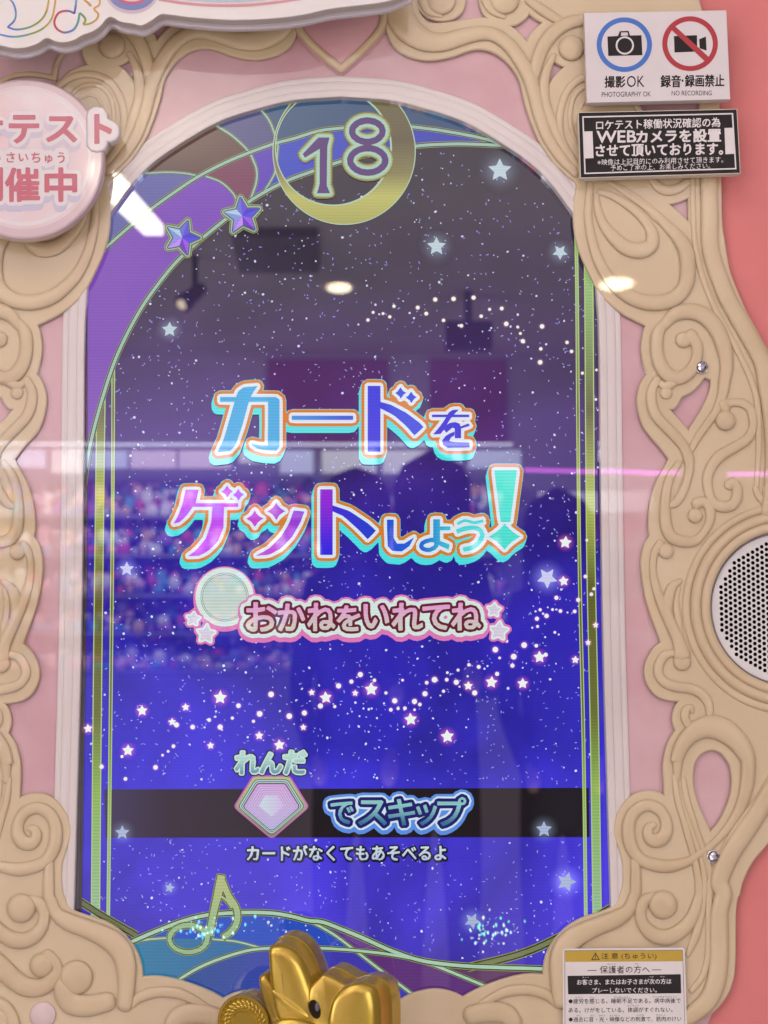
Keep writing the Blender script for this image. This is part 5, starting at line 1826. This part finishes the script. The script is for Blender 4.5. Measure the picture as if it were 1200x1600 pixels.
# prize shelves with a lit header strip
SH = 4.5
pr = thing('prize_shelf', 'long lit shelf unit packed with plush prizes reflected across the middle of the screen', 'shelf', (0, -SH, -1.0))
a, b = mirrored(-60, 700, SH), mirrored(800, 700, SH)


def zr(py):
    return mirrored(535, py, SH).z


box('light_strip', (a.x, -SH, zr(697)), (b.x, -SH + 0.03, zr(694)), emitter('strip_white', (235, 240, 255), 3.4), pr)
xh = a.x
while xh < b.x - 0.1:
    wd_ = rnd.uniform(0.05, 0.2)
    y1_ = rnd.choice((722, 730, 738))
    hp_o = box('header_panel', (xh, -SH - 0.04 - rnd.uniform(0, 0.02), zr(y1_)), (xh + wd_ - rnd.uniform(0.004, 0.03), -SH - 0.01, zr(702)), emitter('header_glow%d' % rnd.randrange(6), rnd.choice([(200, 200, 225), (215, 195, 210), (190, 198, 220), (205, 205, 205)]), rnd.uniform(0.5, 1.6)), pr)
    xh += wd_
box('shelf_back', (a.x, -SH - 0.35, zr(1010)), (b.x, -SH - 0.32, zr(700)), paint('shelf_back', (0.42, 0.40, 0.52), None, 0.7, 4), pr)
for py in (800, 862, 925, 985, 1045):
    box('shelf_board', (a.x, -SH - 0.30, zr(py + 4)), (b.x, -SH - 0.06, zr(py)), paint('shelf_white', (0.30, 0.28, 0.36), None, 0.5, 4), pr)
vs_, fs_, fm_ = [], [], []
pc = [(0.7, 0.10, 0.22), (0.8, 0.45, 0.5), (0.16, 0.2, 0.55), (0.8, 0.76, 0.74), (0.10, 0.4, 0.55), (0.75, 0.45, 0.2), (0.45, 0.2, 0.55), (0.12, 0.12, 0.2)]
pm = [paint('plush_%d' % q, c, None, 0.8, 10) for q, c in enumerate(pc)]
for py in (800, 862, 925, 985, 1045):
    for layer in range(5):
        x = a.x + rnd.uniform(0, 0.05)
        while x < b.x - 0.02:
            r_ = rnd.choice((rnd.uniform(0.007, 0.012), rnd.uniform(0.010, 0.024)))
            cz_ = zr(py) + 0.012 + layer * rnd.uniform(0.016, 0.024)
            base = len(vs_)
            rnd_h = rnd.uniform(0.7, 1.6)
            for i in range(5):
                t = -math.pi / 2 + math.pi * i / 4
                for j in range(8):
                    g = 2 * math.pi * j / 8
                    vs_.append((x + r_ * math.cos(t) * math.cos(g), -SH - 0.08 - layer * 0.012 + r_ * math.cos(t) * math.sin(g), cz_ + r_ * rnd_h * math.sin(t)))
            ci = rnd.choice((0, 1, 1, 2, 3, 3, 4, 5, 6, 7))
            for i in range(4):
                for j in range(8):
                    fs_.append((base + i * 8 + j, base + i * 8 + (j + 1) % 8, base + (i + 1) * 8 + (j + 1) % 8, base + (i + 1) * 8 + j))
                    fm_.append(ci)
            x += r_ * rnd.uniform(1.4, 2.6)
ps = build('plush_prizes', vs_, fs_, pm, pr, True, fm=fm_)
ps['kind'] = 'stuff'
pr2 = thing('prize_shelf', 'short shelf of white plush prizes reflected at the right edge of the screen', 'shelf', (1.0, -SH, -1.0))
a, b = mirrored(842, 765, SH), mirrored(1020, 765, SH)
box('header_panel', (a.x, -SH - 0.03, zr(800)), (b.x, -SH, zr(768)), emitter('header_glow_b', (225, 215, 225), 1.3), pr2)
box('shelf_back', (a.x, -SH - 0.35, zr(1010)), (b.x, -SH - 0.32, zr(800)), MATS[('p', 'shelf_back')], pr2)
vs_, fs_, fm_ = [], [], []
for py in (850, 905, 985):
    box('shelf_board', (a.x, -SH - 0.32, zr(py + 5)), (b.x, -SH, zr(py)), MATS[('p', 'shelf_white')], pr2)
    x = a.x
    while x < b.x:
        r_ = rnd.uniform(0.03, 0.05)
        base = len(vs_)
        for i in range(6):
            t = -math.pi / 2 + math.pi * i / 5
            for j in range(9):
                g = 2 * math.pi * j / 9
                vs_.append((x + r_ * math.cos(t) * math.cos(g), -SH - 0.1 + r_ * math.cos(t) * math.sin(g), zr(py) + r_ * 1.3 + r_ * 1.3 * math.sin(t)))
        ci = rnd.choice((3, 3, 1, 4, 0))
        for i in range(5):
            for j in range(9):
                fs_.append((base + i * 9 + j, base + i * 9 + (j + 1) % 9, base + (i + 1) * 9 + (j + 1) % 9, base + (i + 1) * 9 + j))
                fm_.append(ci)
        x += r_ * rnd.uniform(1.9, 2.4)
ps = build('plush_prizes', vs_, fs_, pm, pr2, True, fm=fm_)
ps['kind'] = 'stuff'
# magenta light line
LEDM = emitter('led_magenta', (238, 120, 250), 14)
for x0, x1, lb in ((820, 1062, 'magenta light strip reflected between the exclamation mark and the frame'), (1136, 1260, 'magenta light strip reflected at the right edge above the speaker')):
    a, b = mirrored(x0, 733 + (x0 - 820) * 0.027, 3.8), mirrored(x1, 733 + (x1 - 820) * 0.027 - (4 if x0 > 1100 else 0), 3.8)
    vs_ = [(a.x, -3.8, a.z - 0.0036), (b.x, -3.8, b.z - 0.0036), (b.x, -3.8, b.z + 0.0036), (a.x, -3.8, a.z + 0.0036)]
    vs_ += [(x, y - 0.01, z) for x, y, z in vs_]
    tag(build('light_strip', vs_, [(0, 1, 2, 3), (7, 6, 5, 4), (0, 4, 5, 1), (1, 5, 6, 2), (2, 6, 7, 3), (3, 7, 4, 0)], LEDM), lb, 'light strip', 'magenta light strips')
floor = box('floor', (-4, -7.2, -1.05), (4, -0.1, -1.0), paint('floor_vinyl', (0.42, 0.38, 0.40), (0.36, 0.33, 0.36), 0.4, 2))
floor['kind'] = 'structure'


# people who stand behind the camera and show as dark reflections
def person(name, x, y, height, label, hair_long, cols_, arms):
    root = Vector((x, y, -1.0))
    s_ = height / 1.6
    J = {'pel': (0, 0, 0.86), 'sp': (0, 0.01, 1.05), 'ch': (0, 0, 1.20), 'nk': (0, -0.01, 1.36), 'hd': (0, 0.02, 1.44), 'top': (0, 0.01, 1.55),
         'ls': (-0.16, 0, 1.28), 'le': (-0.21, 0.02, 1.04), 'lw': (-0.12, 0.20, 1.02 if arms else 0.84), 'rs': (0.16, 0, 1.28), 're': (0.21, 0.02, 1.04), 'rw': (0.10, 0.22, 1.06 if arms else 0.84),
         'lh': (-0.09, 0, 0.80), 'lk': (-0.10, 0.02, 0.45), 'la': (-0.10, -0.02, 0.08), 'lt': (-0.10, 0.12, 0.04), 'rh': (0.09, 0, 0.80), 'rk': (0.10, 0.02, 0.45), 'ra': (0.10, -0.02, 0.08), 'rt': (0.10, 0.12, 0.04)}
    rad = {'pel': .15, 'sp': .125, 'ch': .12, 'nk': .046, 'hd': .088, 'top': .07, 'ls': .06, 'le': .045, 'lw': .034, 'rs': .06, 're': .045, 'rw': .034, 'lh': .09, 'lk': .058, 'la': .042, 'lt': .035, 'rh': .09, 'rk': .058, 'ra': .042, 'rt': .035}
    E_ = [('pel', 'sp'), ('sp', 'ch'), ('ch', 'nk'), ('nk', 'hd'), ('hd', 'top'), ('ch', 'ls'), ('ls', 'le'), ('le', 'lw'), ('ch', 'rs'), ('rs', 're'), ('re', 'rw'), ('pel', 'lh'), ('lh', 'lk'), ('lk', 'la'), ('la', 'lt'), ('pel', 'rh'), ('rh', 'rk'), ('rk', 'ra'), ('ra', 'rt')]
    names = list(J)
    me = bpy.data.meshes.new('tmp')
    me.from_pydata([Vector(J[k_]) * s_ for k_ in names], [(names.index(a_), names.index(b_)) for a_, b_ in E_], [])
    o = bpy.data.objects.new('tmp', me)
    COL.objects.link(o)
    md_ = o.modifiers.new('s', 'SKIN')
    for k_, v in zip(names, me.skin_vertices[0].data):
        v.radius = (rad[k_] * s_, rad[k_] * s_)
        v.use_root = k_ == 'pel'
    sb = o.modifiers.new('u', 'SUBSURF')
    sb.levels = sb.render_levels = 2
    dg = bpy.context.evaluated_depsgraph_get()
    dg.update()
    ev = o.evaluated_get(dg).to_mesh()
    V = [Vector((v.co.x * 0.64, v.co.y * 0.8, v.co.z)) for v in ev.vertices]
    Fc = [tuple(p_.vertices) for p_ in ev.polygons]
    o.evaluated_get(dg).to_mesh_clear()
    bpy.data.objects.remove(o)
    skin, cloth, trousers = cols_
    fm_ = []
    for f in Fc:
        c = sum((V[i] for i in f), Vector()) / len(f) / s_
        fm_.append(0 if (c.z > 1.37 or (c.y > 0.15 and c.z > 0.8)) else (1 if c.z > 0.80 else 2))
    t = thing('person', label, 'person', root, 'people reflected in the screen')
    body = build('body', [root + v for v in V], Fc, [skin, cloth, trousers], t, True, fm=fm_)
    hv, hf = [], []
    n1, n2 = 14, 20
    for i in range(n1):
        u = i / (n1 - 1)
        zc = (1.585 - (0.46 if hair_long else 0.22) * u) * s_
        k_ = min(u / (0.22 if hair_long else 0.45), 1.0)
        r_ = (0.092 * math.sqrt(max(1 - (1 - k_) ** 2, 0.01)) * (1 - 0.25 * max(0, u - 0.6))) * s_
        for j in range(n2):
            a_ = math.pi * (0.62 + 1.76 * j / (n2 - 1)) if u > 0.22 else 2 * math.pi * j / (n2 - 1) + math.pi * 0.5
            hv.append(root + Vector((r_ * math.sin(a_ - math.pi / 2 + math.pi / 2), r_ * math.cos(a_) * 1.0 - 0.005, zc)))
    for i in range(n1 - 1):
        for j in range(n2 - 1):
            hf.append((i * n2 + j, i * n2 + j + 1, (i + 1) * n2 + j + 1, (i + 1) * n2 + j))
    build('hair', hv, hf, paint('hair_dark', (0.012, 0.009, 0.01), None, 0.5, 30), t, True)
    return t


SKIN = paint('skin', (0.45, 0.27, 0.2), None, 0.5, 20)
CL1 = paint('coat_dark', (0.03, 0.027, 0.04), None, 0.8, 20)
CL2 = paint('coat_navy', (0.04, 0.045, 0.08), None, 0.8, 20)
p1 = mirrored(676, 740, 3.4)
person('person', p1.x, -3.4, 1.74, 'long haired person in a dark coat reflected in the middle of the screen', True, (SKIN, CL1, CL1), True)
p2 = mirrored(556, 760, 3.5)
person('person', p2.x, -3.5, 1.71, 'short haired person in dark clothes reflected behind the title lettering', False, (SKIN, CL2, CL1), False)
p3 = mirrored(872, 780, 3.6)
person('person', p3.x, -3.6, 1.67, 'distant person in navy clothes reflected by the right gold stripe', True, (SKIN, CL2, CL2), False)


# sparkling lamps on the control panel, seen as points in the lower screen
for cx_, cy_, cols_, lb in ((320, 1452, [(150, 240, 255), (225, 252, 255), (90, 210, 255)], 'cluster of tiny cyan lights reflected over the music note'),
                            (775, 1452, [(120, 255, 150), (235, 255, 170), (200, 255, 220)], 'cluster of tiny green lights reflected at the lower right of the screen')):
    o0 = mirrored(cx_, cy_, 0.45)
    t = thing('sparkle_lamp', lb, 'lamp', o0, 'sparkle lamps on the control panel')
    for ci, c in enumerate(cols_):
        vs_, fs_ = [], []
        for q in range(16):
            u_, v_ = rnd.gauss(0, 26), rnd.gauss(0, 10)
            g = mirrored(cx_ + u_ + v_ * 0.4, cy_ + v_ - u_ * 0.25, 0.45 + rnd.uniform(0, 0.04))
            r_ = rnd.uniform(0.0004, 0.0013)
            base = len(vs_)
            vs_ += [g + Vector(v) for v in ((r_, 0, 0), (-r_, 0, 0), (0, r_, 0), (0, -r_, 0), (0, 0, r_ * 1.8), (0, 0, -r_ * 1.8))]
            for f in ((0, 2, 4), (2, 1, 4), (1, 3, 4), (3, 0, 4), (2, 0, 5), (1, 2, 5), (3, 1, 5), (0, 3, 5)):
                fs_.append(tuple(base + i for i in f))
        lb_ = build('lamp_beads', vs_, fs_, emitter('bead_%d_%d' % (cx_, ci), c, 22), t)
        lb_['kind'] = 'stuff'

# small ceiling spotlight reflected at the upper left of the screen
d = ray(304, 455)
t_ = (CEIL - 0.10) / d.z
e_ = d.y * t_ - CAMD
sp = Vector((d.x * t_, -e_, CEIL - 0.10))
st_ = thing('ceiling_spotlight', 'small dark swivel spotlight hanging from the ceiling reflected below the jewelled stars', 'spotlight', (sp.x, sp.y, CEIL))
for nm_, p0, p1, r0, r1, m_ in (('stem', Vector((sp.x, sp.y, CEIL)), sp, 0.008, 0.008, DARK), ('lamp_head', sp + Vector((0.02, 0, 0.012)), sp + Vector((-0.03, 0.05, -0.045)), 0.016, 0.026, DARK),
                              ('lens', sp + Vector((-0.0303, 0.0505, -0.0455)), sp + Vector((-0.031, 0.052, -0.047)), 0.015, 0.015, emitter('lens_warm', (255, 235, 200), 9))):
    q = (p1 - p0).to_track_quat('Z', 'Y')
    vs_ = [p0 + q @ Vector((r0 * math.cos(2 * math.pi * j / 14), r0 * math.sin(2 * math.pi * j / 14), 0)) for j in range(14)]
    vs_ += [p1 + q @ Vector((r1 * math.cos(2 * math.pi * j / 14), r1 * math.sin(2 * math.pi * j / 14), 0)) for j in range(14)]
    fs_ = [(j, (j + 1) % 14, 14 + (j + 1) % 14, 14 + j) for j in range(14)] + [tuple(range(14)), tuple(range(14, 28))]
    build(nm_, vs_, fs_, m_, st_)
